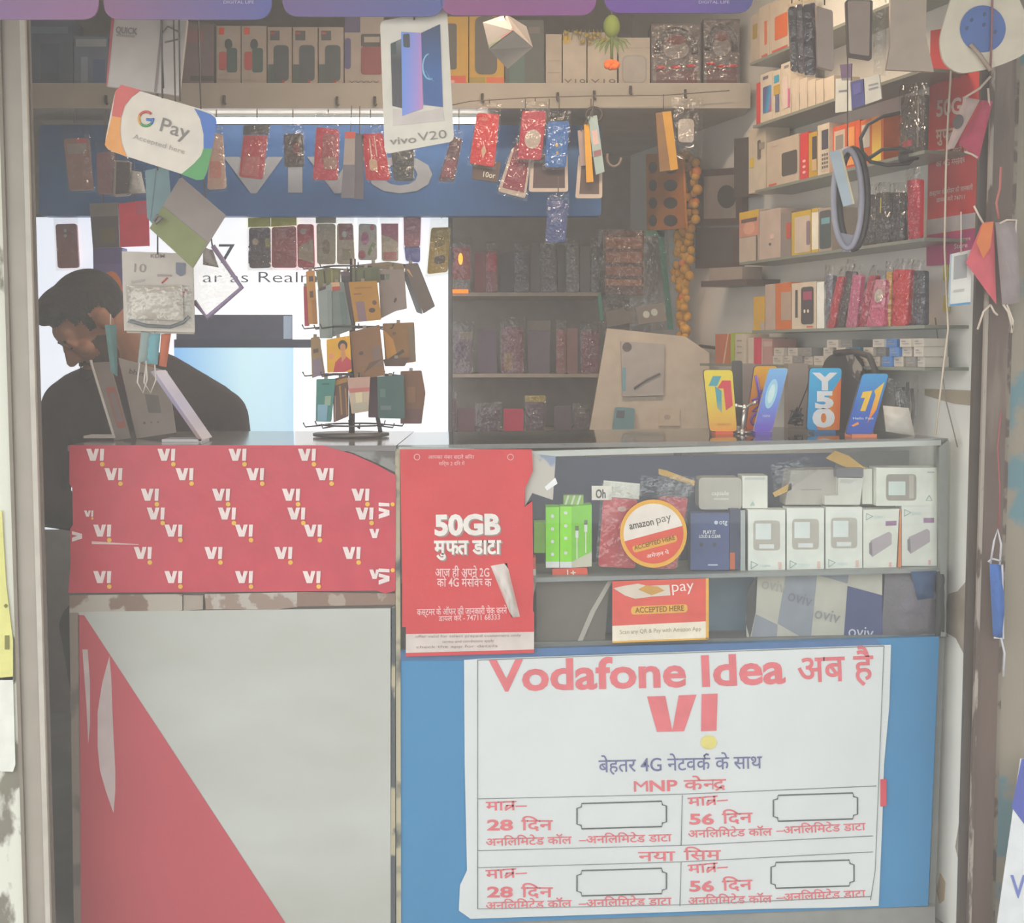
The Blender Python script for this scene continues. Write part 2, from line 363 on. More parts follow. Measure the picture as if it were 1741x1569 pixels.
pr.slab(R(296, 591, 499, 740), DX, .001, GR([(0, '#7fb8ea'), (.45, '#c4e6fb'), (.7, '#bfe0fb'), (1, '#7fbdf2')], (1, 0, 0), .3, .85), .003)
build('print', pr, lb)
# ================================================================== THE COUNTER
# ---- left unit
def vi(g, cx, cy, w, pl, off=.004, rot=0, keep=1.0, mw=None, md=None):
    mw = mw or M('#ecd9d4', .5); md = md or M('#e8b53a', .5); h = w * .66
    def t(pts):
        c, s = math.cos(rot), math.sin(rot)
        return [(cx + x * w * c - y * w * s, cy + x * w * s + y * w * c) for x, y in pts]
    g.flat(t([(-.5, -.33), (-.24, -.33), (-.1, .02), (-.02, -.33), (.2, -.33), (.02, .33), (-.28, .33)]), pl, mw, off)
    if keep > .6:
        g.flat(t([(.27, -.33), (.49, -.33), (.45, .33), (.25, .33)]), pl, mw, off)
        g.flat(t(circ(.38, .52, .13, .13, 10)), pl, md, off)
zt = P(400, 757, PCL).z; xa, xb = P(120, 900, PCL).x, P(672, 900, PCL).x
lc = empty('shop_counter', ((xa + xb) / 2, 3.15, FZ), 'left counter unit wrapped in red sheet above a grey and red board', 'counter')
build('cabinet_body', G().box(xa + .004, xb, 2.905, 3.40, FZ, zt - .012, M('#7a7069', .6)), lc)
build('counter_top', G().box(xa, xb + .004, 2.895, 3.42, zt - .012, zt, M('#7b7674', .12, var=.03)), lc)
rwrap = build('red_wrap', G().slab([(118, 757), (548, 757), (600, 772), (640, 790), (673, 808), (672, 1004), (655, 1009), (640, 1004), (400, 1006), (116, 1008), (120, 960), (119, 900), (124, 892), (123, 830), (118, 822)], PCL, .002, M('#c63a4c', .35, var=.06, bump=.22, bscale=9), .006), lc)
vg = G()
for y, xs in ((773, (162, 283, 404, 522)), (806, (193, 314, 434, 552)), (841, (255, 376, 495, 613)), (873, (265, 386, 504, 620)), (902, (174, 295, 415, 532)), (940, (243, 363, 482, 598)), (981, (174, 295, 415, 530))):
    for x in xs: vi(vg, x, y, 31, PCL, .0085)
vi(vg, 151, 873, 16, PCL, .0085); vi(vg, 640, 907, 24, PCL, .0085, 0, .5); vi(vg, 640, 976, 24, PCL, .0085, 0, .5)
vi(vg, 653, 868, 28, PCL, .0088, -math.pi / 2); vi(vg, 653, 980, 28, PCL, .0088, -math.pi / 2); vi(vg, 131, 908, 26, PCL, .0085, -math.pi / 2, .5)
vg.flat([(156, 920), (236, 925), (236, 926), (156, 925)], PCL, M('#e0b7b4', .5), .0086)
build('print', vg, rwrap)
TORN = worn('#b5ab9d', '#8a7263', 16, .5, .55, .9)
build('torn_paper_strip', G().slab([(118, 1012), (310, 1010), (310, 1037), (300, 1040), (118, 1042)], PCL, .003, TORN, .005).slab([(312, 1012), (345, 1012), (345, 1036), (312, 1038)], PCL, .003, M('#a6998b', .9), .005)
      .slab([(348, 1010), (505, 1007), (505, 1032), (470, 1036), (350, 1036)], PCL, .003, worn('#b8aea4', '#9b8578', 22, .5, .55, .9), .005).slab([(505, 1006), (672, 1009), (672, 1028), (505, 1031)], PCL, .003, worn('#8c7163', '#a8988a', 18, .56, .6), .005), lc)
pb = build('front_board', G().slab([(133, 1040), (666, 1034), (664, 1569), (664, 1600), (138, 1600)], PCL, .006, worn('#c1c3bc', '#b0afa4', 2.2, .35, .75, .45, (1, 1, 2.5), .03), .006), lc)
tg = G(); RED2 = M('#bd4652', .4, var=.04, scale=4)  # red softened, hazy sheen on the board put into its colour
tg.flat([(134, 1046), (143, 1046), (485, 1569), (508, 1604), (138, 1604)], PCL, RED2, .0072)
SL = M('#c7b3b0', .5)
tg.flat([(186, 1115), (189, 1150), (192, 1230), (196, 1310), (196, 1345), (193, 1382), (180, 1345), (170, 1310), (166, 1270), (166, 1210), (174, 1160)], PCL, SL, .0078)
tg.flat([(140, 1104), (149, 1104), (153, 1160), (153, 1230), (150, 1265), (147, 1200)], PCL, SL, .0078)
build('red_triangle_print', tg, pb)
WD = worn('#8d7e71', '#6d625a', 12, .5, .6)
build('edge_strip', G().slab([(118, 1042), (134, 1042), (140, 1604), (126, 1604)], PCL, .02, WD, .006), lc)
build('edge_strip', G().slab([(664, 1034), (672, 1030), (672, 1604), (664, 1604)], PCL, .02, worn('#4c5156', '#b1a78a', 10, .55, .6), .006), lc)
# grey torn poster back on the glass corner
build('torn_corner_sheet', G().slab([(556, 759), (672, 762), (672, 803), (640, 787), (600, 770)], PCL, .002, worn('#8e8d88', '#6a6762', 14, .5, .55), .003), lc)

# ---- right unit: glass showcase on a blue board
xs0 = 678
gc = empty('glass_showcase', P(1140, 1545, PCR), 'right counter unit, glass showcase above a blue board', 'showcase')
WDT = 1.0
ALU = M('#b9bdb6', .35, .3, var=.04)
top = G(); fl = [P(676, 757, PCR), P(1612, 745, PCR)]; bk = [p - NR * .47 for p in fl]; bk[1].x -= .13
th = Vector((0, 0, .01))
top.add([fl[0], fl[1], bk[1], bk[0], fl[0] - th, fl[1] - th, bk[1] - th, bk[0] - th], [(0, 1, 2, 3), (7, 6, 5, 4), (0, 4, 5, 1), (1, 5, 6, 2), (2, 6, 7, 3), (3, 7, 4, 0)], GLASSTOP)
build('glass_top', top, gc)
build('top_rail', G().slab([(905, 767), (1600, 748), (1600, 757), (905, 777)], PCR, .02, ALU, .003).slab([(678, 760), (905, 766), (905, 778), (678, 770)], PCR, .02, ALU, .003), gc)
build('upper_glass', G().slab([(678, 772), (905, 777), (1600, 757), (1604, 968), (905, 982), (678, 985)], PCR, .004, GLASS, 0), gc)
build('lower_glass', G().slab([(678, 990), (905, 990), (1604, 972), (1606, 1082), (905, 1105), (680, 1108)], PCR, .004, GLASS, 0), gc)
build('shelf_board', G().slab([(678, 984), (905, 982), (1604, 966), (1604, 973), (905, 990), (678, 992)], PCR, .22, M('#8f9390', .4), -.006), gc)
build('blue_board', G().slab([(680, 1106), (905, 1104), (1597, 1082), (1578, 1540), (680, 1574)], PCR, .02, M('#3885b4', .4, var=.05, scale=3), 0), gc)
build('blue_board_rail', G().slab([(680, 1108), (1000, 1100), (1490, 1087), (1500, 1098), (1000, 1112), (800, 1122), (680, 1122)], PCR, .01, M('#4a6f9b', .4), .003), gc)
build('side_post', G().slab([(1597, 760), (1613, 748), (1608, 1082), (1600, 1082)], PCR, .02, M('#8e918a', .4), .002), gc)
build('side_post', G().slab([(672, 764), (680, 764), (682, 1600), (674, 1600)], PCR, .02, worn('#b8ae93', '#5c6060', 10, .5, .6), .004), gc)
build('base_plinth', G().slab([(680, 1566), (1578, 1541), (1590, 1541), (1590, 1578), (680, 1578)], PCR, .1, M('#8c8b86', .7), -.004), gc)
# inside backing: dark blue above, pale wall right; lower back panel
build('inner_back_panel', G().slab([(800, 780), (1420, 770), (1420, 985), (800, 985)], PCR, .01, M('#2f4370', .5), -.20).slab([(1420, 770), (1580, 766), (1580, 985), (1420, 985)], PCR, .01, M('#8a8880', .6), -.20), gc)
lowb = build('lower_back_panel', G().slab([(760, 990), (1560, 975), (1560, 1100), (760, 1110)], PCR, .01, M('#6d8a9e', .5), -.10), gc)
build('bottom_board', G().slab([(700, 1096), (1590, 1078), (1590, 1086), (700, 1108)], PCR, .12, M('#7d7c78', .6), -.02), gc)
build('end_glass', G().slab([(1610, 760), (1616, 752), (1612, 1082), (1606, 1082)], PCR, .09, GLASS, -.01), gc)
build('end_board', G().slab([(1597, 1084), (1606, 1084), (1590, 1541), (1579, 1541)], PCR, .09, M('#8f918c', .5), -.022), gc)

# printed banner, cloth and cable in the lower compartment (behind the lower glass)
PL2 = shift(PCR, -.03)
bn = build('printed_banner_sheet', G().slab([(1285, 975), (1500, 970), (1500, 1090), (1270, 1094), (1268, 1050)], PL2, .003, M('#c3beb2', .6)), label='blue and grey chequered printed sheet inside the lower showcase glass', cat='banner')
b = G(); BL = M('#6f7f97', .55); BD = M('#35427a', .5); BG = M('#8f94a0', .6)
b.flat([(1336, 977), (1389, 976), (1378, 1092), (1322, 1060)], PL2, BG, .001); b.flat([(1441, 996), (1500, 1012), (1500, 1088), (1434, 1090)], PL2, BD, .001)
b.flat([(1285, 1044), (1322, 1062), (1320, 1092), (1276, 1094)], PL2, BG, .001); b.flat([(1392, 975), (1444, 972), (1441, 992), (1392, 978)], PL2, BG, .001)
b.flat([(1268, 1060), (1272, 1000), (1288, 976), (1285, 1040), (1275, 1085)], PL2, M('#3a3b40', .6), .0014)
for t, x0, x1, y0, y1, c in (('oviv', 1294, 1334, 1000, 1008, '#a9a69f'), ('oviv', 1338, 1378, 1020, 1032, '#777c8e'), ('oviv', 1384, 1426, 1050, 1060, '#8d8f94'), ('oviv', 1442, 1484, 1082, 1086, '#c9cfdf')):
    b.text(t, x0, x1, y0, 20, PL2, M(c, .5), .0022, .004, yb1=y1)
build('print', b, bn)
cl = build('dark_cloth_bundle', G().bag([(1505, 972), (1604, 970), (1604, 1084), (1498, 1090)], PL2, .03, M('#6b6670', .6, bump=.6, bscale=20)), label='dark grey cloth bundle in the right end of lower showcase', cat='cloth')
c = G().bag([(1548, 972), (1592, 970), (1588, 1016), (1560, 1020)], shift(PL2, .03), .012, M('#2e4a6d', .6)); build('blue_panel', c, cl)
c = G().bag([(1592, 972), (1606, 970), (1606, 1080), (1590, 1082)], shift(PL2, .028), .012, M('#35393a', .7)); build('black_panel', c, cl)
cs = build('charging_cable_box', G().slab([(912, 990), (1036, 987), (1028, 1098), (912, 1106)], PL2, .02, M('#6e665f', .6)).slab([(868, 990), (912, 990), (905, 1020), (900, 1106), (868, 1106)], PL2, .02, M('#c5c0b4', .6)), label='dark photo board with a white cable behind lower showcase glass', cat='poster')
build('cable_print', G().slab([(1034, 987), (1042, 987), (1012, 1040), (985, 1102), (976, 1104), (1003, 1040)], PL2, .004, M('#b9b2a6', .5), .004), cs)

# ---- red data poster hung over the showcase's left end
PQ = shift(PCR, .012)
RD = M('#d23a40', .42, var=.07, scale=6, bump=.28, bscale=10)
po = build('offer_poster', G().slab([(680, 764), (904, 764), (906, 800), (893, 830), (892, 862), (905, 852), (907, 1000), (906, 1040), (908, 1040), (908, 1110), (690, 1116), (690, 1066), (684, 1066), (684, 1000)], PQ, .0015, RD), label='red data offer poster with a torn curl taped on the showcase', cat='poster', group='red data offer posters')
g = G(); WH = M('#ece4dc', .5); SHD = M('#9c8a84', .5); PK = M('#f0c3c0', .5)
g.flat([(690, 1078), (908, 1074), (908, 1104), (690, 1110)], PQ, M('#d2c4bc', .5), .001)
for i, (x0, x1, y, t) in enumerate(((706, 886, 1084, 'offer valid for select prepaid customers only'), (752, 840, 1093, 'terms and conditions apply'), (708, 846, 1102, 'check the app for details'))):
    g.text(t, x0, x1, y, 4.5, PQ, M('#98827c', .5), .0018, 0, yb1=y - 2)
def dtext(g, t, x0, x1, y, h, m, bold, y1=None, off=.0016): g.text(t, x0, x1, y, h, PQ, m, off, bold, yb1=y1)
dtext(g, '50GB', 742, 853, 911, 32, SHD, .045, 909, .0012); dtext(g, '50GB', 739, 851, 909, 32, WH, .045, 907)
MUFT = ['मु', ('h', 'फ', .10), 'त', ('sp', .25), 'डाटा']
dtext(g, MUFT, 740, 855, 944, 24, SHD, .03, 943, .0012); dtext(g, MUFT, 738, 852, 942, 24, WH, .03, 941)
dtext(g, 'आज ही अपने 2G', 740, 832, 980, 14, PK, .015); dtext(g, ['को 4G में ', ('h', 'स', .16), 'िव', ('h', 'च', .30), ' क'], 743, 836, 997, 14, PK, .015)
dtext(g, 'कस्टमर के ऑफर की जानकारी चेक करने', 709, 862, 1046, 11, PK, .012, 1043); dtext(g, 'डायल करें - 74711 68333', 746, 850, 1056, 9, PK, .01, 1053)
dtext(g, 'आपका नंबर बदले बिना', 728, 806, 780, 6, PK, .0); dtext(g, 'सिर्फ 2 दिन में', 746, 790, 791, 6, PK, .0)
for cx in (709, 868): g.ptube(circ(cx, 777, 5, 5, 12), PQ, .0008, PK, 4, True, .0015)
build('lettering', g, po)
# torn curl of white paper back
cu = G(); pts = [(836, 962), (848, 957), (862, 960), (866, 985), (876, 1020), (882, 1046), (876, 1052), (862, 1035), (846, 1005)]
cu.bag([(834, 962), (862, 957), (884, 1048), (870, 1050)], PQ, .02, M('#d9cfc6', .6, bump=.2)); build('torn_curl', cu, po)
build('torn_back_patch', G().slab([(893, 770), (945, 776), (940, 850), (905, 838), (893, 860)], PCR, .001, worn('#c2bdb2', '#8d99ae', 12, .52, .56), .004), po)

# ---- white price poster on the blue board
PW = shift(PCR, .004)
wp = build('price_poster', G().slab([(789, 1122), (815, 1120), (1515, 1096), (1512, 1200), (1503, 1300), (1500, 1400), (1494, 1540), (1410, 1543), (1300, 1545), (800, 1562), (780, 1548), (782, 1505), (794, 1480), (790, 1300)], PW, .0015, M('#d6d9d7', .45, var=.04, scale=4, bump=.25, bscale=7), 0), label='white printed price poster taped across the blue board', cat='poster')
g = G(); RR = M('#dc6f75', .5); NV = M('#6a6f96', .5); LN = M('#8b9290', .5); DK = M('#59625f', .5)
def wt(t, x0, x1, y, h, m=RR, bold=.02, y1=None): g.text(t, x0, x1, y, h, PW, m, .0014, bold, yb1=y1)
wt('Vodafone', 832, 1167, 1174, 50, RR, .026, 1166); wt('Idea', 1194, 1336, 1166, 50, RR, .026, 1160); wt('अब है', 1357, 1486, 1160, 44, RR, .012, 1155)
g.flat([(1100, 1184), (1131, 1183), (1143, 1242), (1154, 1182), (1184, 1181), (1163, 1243), (1117, 1244)], PW, RR, .0014)
g.flat([(1193, 1180), (1220, 1179), (1218, 1242), (1192, 1243)], PW, RR, .0014); g.flat(circ(1205, 1262, 14, 12), PW, M('#dccf78', .5), .0014)
wt(['बेहतर 4G नेटव', 'क', ('reph',), ' के साथ'], 1018, 1296, 1313, 22, NV, .006, 1306)
wt([('M',), 'NP'], 1078, 1152, 1346, 18, RR, .022, 1344); wt(['के', ('h', 'न', .16), 'द', ('ra',)], 1163, 1235, 1343, 18, RR, .012, 1341)
for y0 in (0, 1):
    dy = 0 if y0 == 0 else 114
    wt(['मा', ('tra',), '–'], 826, 896, 1378 + dy + (0 if not y0 else 2), 16, RR, .012, 1376 + dy); wt('28', 828, 872, 1411 + dy, 17, RR, .03); wt('िदन', 886, 940, 1411 + dy, 18, RR, .012)
    wt('अनिलिमटेड कॉल', 826, 972, 1438 + dy - 6 * y0, 13, RR, .012, 1434 + dy - 6 * y0); wt('–अनिलिमटेड डाटा', 984, 1142, 1434 + dy - 6 * y0, 13, RR, .012, 1430 + dy - 6 * y0)
    wt(['मा', ('tra',), '–'], 1170, 1238, 1369 + dy + 2, 16, RR, .012, 1366 + dy); wt('56', 1172, 1214, 1403 + dy - 2, 17, RR, .03); wt('िदन', 1228, 1280, 1402 + dy - 2, 18, RR, .012, 1400 + dy - 2)
    wt('अनिलिमटेड कॉल', 1170, 1313, 1430 + dy - 6, 13, RR, .012, 1426 + dy - 6); wt('–अनिलिमटेड डाटा', 1320, 1472, 1426 + dy - 8, 13, RR, .012, 1419 + dy - 8)
    for (a, b_, c_, d_) in ((981, 1366 + dy, 1133, 1409 + dy), (1315 - 4 * y0, 1352 + dy, 1458 - 6 * y0, 1396 + dy)):
        k = 8; sl = -4
        pts = [(a + k, b_), (c_ - k, b_ + sl), (c_ - k + 1, b_ + sl + 6), (c_, b_ + sl + k), (c_, d_ + sl - k), (c_ - k + 1, d_ + sl - 6), (c_ - k, d_ + sl), (a + k, d_), (a + k - 1, d_ - 6), (a, d_ - k), (a, b_ + k), (a + k - 1, b_ + 6)]
        g.ptube(pts, PW, .0016, DK, 4, True, .0012)
wt('नया', 1085, 1148, 1464, 17, RR, .010, 1463); wt('िसम', 1163, 1226, 1462, 17, RR, .010, 1461)
def ln(*pts): g.ptube(pts, PW, .0009, LN, 4, False, .0012)
ln((812, 1122), (812, 1545)); ln((1503, 1098), (1488, 1480), (1480, 1530)); ln((812, 1358), (1160, 1350), (1490, 1336)); ln((812, 1446), (1160, 1437), (1484, 1421)); ln((812, 1475), (1160, 1465), (1484, 1448))
ln((812, 1545), (1160, 1538), (1480, 1524)); ln((1160, 1352), (1158, 1438)); ln((1158, 1466), (1156, 1540)); ln((812, 1122), (1503, 1098))
build('lettering', g, wp)
build('red_tape', G().slab([(1497, 1325), (1507, 1324), (1507, 1370), (1497, 1371)], PW, .001, M('#cf4352', .5), .002), wp)

# ---- stickers on the glass
PS = shift(PCR, .004)
c = (1111, 907)
ds = build('round_pay_sticker', G().slab(circ(c[0], c[1], 57, 58, 40), PS, .001, M('#e3a93c', .45)), label='round yellow-edged payment sticker on the showcase glass', cat='sticker')
g = G(); rr = 51; an = math.radians(-15)
def arc(a0, a1, n=24): return [(c[0] + rr * math.cos(a0 + (a1 - a0) * i / n), c[1] + rr * math.sin(a0 + (a1 - a0) * i / n)) for i in range(n + 1)]
g.flat(arc(an + math.pi, an + 2 * math.pi), PS, M('#e3d9cc', .45), .0008); g.flat(arc(an, an + math.pi), PS, M('#d8533f', .45), .0008)
g.text('amazon', 1071, 1112, 900, 12, PS, M('#4f4a45', .5), .0014, .012, yb1=892); g.text('pay', 1117, 1142, 890, 13, PS, M('#6b655f', .5), .0014, -.004, yb1=884)
g.flat(rnd([(1074, 929), (1150, 909), (1152, 920), (1078, 940)], 5), PS, M('#e0a338', .5), .0012); g.text('ACCEPTED HERE', 1079, 1148, 935, 7, PS, M('#6d4a22', .5), .0018, .012, yb1=917)
g.text('अमेज़न पे', 1100, 1138, 949, 6, PS, M('#f0d9cf', .5), .0014, .01, yb1=941)
build('print', g, ds)
rs = build('pay_sign_card', G().slab([(1041, 988), (1204, 983), (1204, 1086), (1041, 1092)], PS, .001, M('#d8564a', .45)), label='red payment card with torn top stuck on lower glass', cat='sticker')
g = G(); g.flat([(1041, 1064), (1204, 1056), (1204, 1086), (1041, 1092)], PS, M('#e4d9c4', .5), .0008)
g.flat([(1043, 1000), (1060, 996), (1085, 992), (1100, 996), (1138, 994), (1140, 1012), (1110, 1014), (1080, 1018), (1062, 1012)], PS, M('#d4c5b4', .6), .0008); g.flat([(1085, 1002), (1098, 995), (1118, 997), (1130, 1004), (1108, 1012)], PS, M('#c79544', .6), .001)
g.text('pay', 1143, 1180, 1006, 18, PS, M('#f2e2d8', .5), .0012, -.004, yb1=1003); g.flat(rnd([(1073, 1031), (1169, 1027), (1169, 1041), (1073, 1045)], 6), PS, M('#e2ab45', .5), .0008)
g.text('ACCEPTED HERE', 1080, 1163, 1042, 9, PS, M('#7b4c22', .5), .0014, .015, yb1=1038); g.text('Scan any QR & Pay with Amazon App', 1054, 1192, 1078, 7, PS, M('#a08f78', .5), .0014, 0, yb1=1072)
for q in ([(1200, 983), (1205, 983), (1205, 1086), (1200, 1086)], [(1041, 1090), (1204, 1084), (1204, 1087), (1041, 1093)]): g.flat(q, PS, M('#e0a93f', .5), .001)
build('print', g, rs)
# ================================================================== SMALL BUILDERS
def pbox(name, label, cat, q, pl, depth, col, fn=None, group=None, off=0.0, r=0, sides=None, rough=.5):
    m = M(col, rough) if isinstance(col, str) else col
    o = build(name, G().slab(rnd(q, r) if r else q, pl, depth, m, off, M(sides, .6) if sides else None), label=label, cat=cat, group=group)
    if fn:
        g = G(); fn(g, q, shift(pl, off)); build('print', g, o)
    return o
def dec(*items):
    """print made of colour fields: (u0, v0, u1, v1, colour[, corner radius]) or ('t', text, u0, u1, v, height, colour[, bold])"""
    def fn(g, q, pl):
        for n, it in enumerate(items):
            off = .0008 + .0004 * n
            if it[0] == 't':
                _, t, u0, u1, v, h, c = it[:7]; a, b = UV(q, u0, v), UV(q, u1, v)
                g.text(t, a[0], b[0], a[1], h, pl, M(c, .5), off, it[7] if len(it) > 7 else .012, yb1=b[1])
            elif it[0] == 'p': g.flat([UV(q, u, v) for u, v in it[1]], pl, M(it[2], .5), off)
            elif it[0] == 'c': g.flat([UV(q, it[1] + it[3] * math.cos(a * .3927), it[2] + it[4] * math.sin(a * .3927)) for a in range(16)], pl, M(it[5], .5), off)
            else:
                s = SUB(q, *it[:4]); g.flat(rnd(s, it[5]) if len(it) > 5 else s, pl, it[4] if not isinstance(it[4], str) else M(it[4], .45), off)
    return fn
def grow(q, a, t, b):
    """q grown sideways by a, up by t, down by b (fractions)"""
    return [UV(q, -a, -t), UV(q, 1 + a, -t), UV(q, 1 + a, 1 + b), UV(q, -a, 1 + b)]
def cover(name, label, cat, q, pl, col, fn=None, group=None, header=None, bag=True, th=.010, r=6, up=None, hang=None, rough=.35):
    o = build(name, G().slab(rnd(q, r), pl, th, M(col, rough) if isinstance(col, str) else col), label=label, cat=cat, group=group)
    if fn:
        g = G(); fn(g, q, pl); build('print', g, o)
    t = .30 if up is None else up
    if header: build('header_card', G().slab(SUB(q, -.03, -.24, 1.03, -.01), pl, .002, M(header, .5)), o)
    if bag: build('bag', G().bag(grow(q, .08, t, .06 if hang else 0.0), shift(pl, .002), .008), o)
    if hang:
        a = UV(q, .5, -t); b = hang if isinstance(hang, tuple) else (a[0], hang)
        build('hanger', G().ptube([a, b], pl, .0016, M('#55504a', .5), 5), o)
    return o
def string(o, pts, pl, c='#5a544e', r=.0014, name='string'): build(name, G().ptube(pts, pl, r, M(c, .6), 5), o)

# ================================================================== INSIDE THE SHOWCASE
GAIN, SAT = 1.35, 1.1
PI_ = shift(PCR, -.035); PI2 = shift(PCR, -.06)
gsc = 'cartons inside the glass showcase'
pbox('cable_box', 'light green cable carton at the left end of the showcase', 'box', R(908, 888, 931, 940), PI2, .04, '#8cc24a', None, gsc)
pbox('cable_box', 'bright green cable carton, narrow, left of the wider green one', 'box', R(928, 862, 951, 965), PI_, .05, '#7fcf2c', dec((0, .9, 1, 1, '#dfe3d2'), ('c', .5, .15, .12, .03, '#e8f2dc'), ('c', .5, .36, .12, .03, '#e8f2dc'), ('c', .5, .57, .12, .03, '#e8f2dc'), ('c', .5, .78, .12, .03, '#e8f2dc')), gsc)
def gb(g, q, pl):
    g.flat([(952, 861), (972, 861), (972, 965), (952, 965)], pl, M('#83d62e', .45), .0008); g.flat([(952, 955), (972, 955), (972, 965), (952, 965)], pl, M('#dfe3d2'), .0012)
    for y in (872, 894, 915, 940): g.flat(circ(962, y, 3, 3, 8), pl, M('#e9f5dc'), .0012)
    g.flat([(972, 955), (1006, 938), (1006, 963), (972, 965)], pl, M('#b9b4a4'), .0008)
    for x, y in ((981, 902), (996, 892)):
        g.flat(R(x - 3, y - 8, x + 3, y), pl, M('#5d6a4c'), .0012); g.flat(R(x - 2.5, y, x + 2.5, y + 12), pl, M('#dfe5d4'), .0012); g.flat(R(x - 1, y + 12, x + 1, y + 48), pl, M('#cfd8c2'), .0012)
pbox('cable_box', 'wide green cable carton with printed white cables', 'box', [(952, 861), (972, 861), (1006, 858), (1006, 963), (972, 965), (952, 965)], PI_, .05, '#74b935', gb, gsc)
pbox('striped_flap', 'green and white striped carton flap above the green cable cartons', 'box', R(958, 842, 992, 858), PI2, .02, '#8fae63', dec(('p', [(.05, 1), (.2, 0), (.3, 0), (.15, 1)], '#d6dcc4'), ('p', [(.35, 1), (.5, 0), (.6, 0), (.45, 1)], '#d6dcc4'), ('p', [(.65, 1), (.8, 0), (.9, 0), (.75, 1)], '#d6dcc4')), gsc)
pbox('flat_box', 'flat red and white carton half behind the torn red poster', 'box', R(874, 948, 911, 983), PI_, .05, '#cf5d50', dec((0, .55, 1, 1, '#d6cfc6'), ('t', '1', .4, .5, .42, 10, '#efd4c8'), ('t', '+', .52, .66, .28, 7, '#efd4c8')), gsc)
pbox('flat_box', 'flat red carton lying under the green cable cartons', 'box', [(939, 967), (998, 965), (1000, 981), (939, 984)], PI_, .08, '#d9503f', dec(('t', '1+', .42, .66, .82, 11, '#f0cdbf')), gsc)
PKG = 'bagged red phone covers in the showcase'
cover('phone_cover', 'red phone cover in clear bag left of the round sticker', 'phone cover', [(1026, 845), (1085, 850), (1080, 966), (1017, 963)], PI_, '#c33a45', dec(('c', .55, .15, .12, .04, '#d8a9a4')), PKG, '#d8cfc5', up=.22)
cover('phone_cover', 'red phone cover in clear bag behind the round sticker', 'phone cover', [(1120, 844), (1170, 846), (1150, 967), (1108, 967)], PI_, '#c43b48', None, PKG, None, up=.3)
o = pbox('header_card', 'small white header card of a bagged cover with black letters', 'card', R(1006, 826, 1040, 850), PI_, .002, '#d3ccc2', dec(('t', 'Oh', .2, .7, .85, 14, '#3b3735', .03)), None, .006)
pbox('blue_gadget_box', 'dark blue carton with white lettering right of the round sticker', 'box', R(1174, 873, 1240, 969), PI_, .05, '#3c4a75', dec(('c', .66, .16, .05, .035, '#b9c0d2'), ('t', 'otg', .74, .95, .19, 8, '#c3c9da'), ('t', 'PLAY IT', .33, .65, .36, 6, '#d5d9e4', .02), ('t', 'LOUD & CLEAR', .22, .78, .43, 5, '#d5d9e4', .02), ('c', .28, .55, .05, .035, '#23283c'), ('c', .62, .55, .05, .035, '#23283c'), (.45, .9, .7, .92, '#bcc2d2')), gsc)
pbox('dark_slim_box', 'slim navy carton with orange foot beside the dark blue carton', 'box', R(1241, 866, 1258, 968), PI_, .05, '#2d3450', dec((.0, .72, .5, 1, '#b35a3c')), gsc)
pbox('metal_upright', 'thin grey metal divider standing among the showcase cartons', 'divider', R(1259, 868, 1267, 970), PI_, .01, '#9b9f9f')
wbn = ('leftmost', 'second', 'third')
def usbbox(g, q, pl):
    a = SUB(q, .14, .17, .86, .66); g.flat(rnd(a, 7), pl, M('#a9a39a', .3), .0008); g.flat(SUB(q, .2, .22, .62, .48), pl, M('#cfd6d2', .4), .0012); g.flat(SUB(q, .3, .56, .7, .63), pl, M('#e6e6e0', .4), .0012)
    t = [UV(q, .08, .84), UV(q, .26, .89), UV(q, .08, .96)]; g.ptube(t, pl, .0008, M('#5f8f87', .5), 4, True, .0014); g.text('traqtion', *[UV(q, u, .93)[0] for u in (.3, .6)], UV(q, .3, .93)[1], 6, pl, M('#b4c4c4'), .0012, 0)
    g.flat(SUB(q, .82, .85, .9, .96), pl, M('#cfb0a8'), .0012)
for i, (x0, x1, y0, y1) in enumerate(((1272, 1335, 867, 971), (1338, 1401, 864, 970), (1404, 1466, 862, 968))):
    pbox('charger_box', f'white window charger carton, {wbn[i]} of three in the showcase lower row', 'box', R(x0, y0, x1, y1), PI_, .05, '#d9d6cd', usbbox, 'white charger cartons in the showcase')
def pbank(g, q, pl):
    t = [UV(q, .08, .06), UV(q, .26, .11), UV(q, .08, .17)]; g.ptube(t, pl, .0008, M('#5f8f87', .5), 4, True, .0014); g.text('power', *[UV(q, u, .15)[0] for u in (.3, .55)], UV(q, .3, .15)[1], 7, pl, M('#b4c4c4'), .0012, 0)
    g.flat(SUB(q, .62, .2, .92, .28), pl, M('#8f6b8d'), .0008)
    g.flat([UV(q, .2, .52), UV(q, .72, .38), UV(q, .8, .42), UV(q, .8, .6), UV(q, .25, .8), UV(q, .16, .72)], pl, M('#a59ba0', .4), .0008); g.flat([UV(q, .16, .56), UV(q, .24, .54), UV(q, .26, .78), UV(q, .17, .74)], pl, M('#7d747c'), .0012); g.flat(SUB(q, .75, .9, .82, .98), pl, M('#cfa0a0'), .0012)
pbox('power_bank_box', 'white power bank carton, left of the two, lower showcase row', 'box', [(1468, 867), (1530, 865), (1526, 965), (1468, 968)], PI_, .05, '#d8d2c9', pbank, 'white power bank cartons')
pbox('power_bank_box', 'white power bank carton at the right end of lower showcase row', 'box', R(1533, 860, 1593, 962), PI_, .05, '#dad6cc', pbank, 'white power bank cartons', -.002)
pbox('orange_card', 'thin orange card wedged between the two power bank cartons', 'card', [(1529, 866), (1532, 866), (1532, 965), (1524, 965)], PI_, .03, '#cf7a4a')
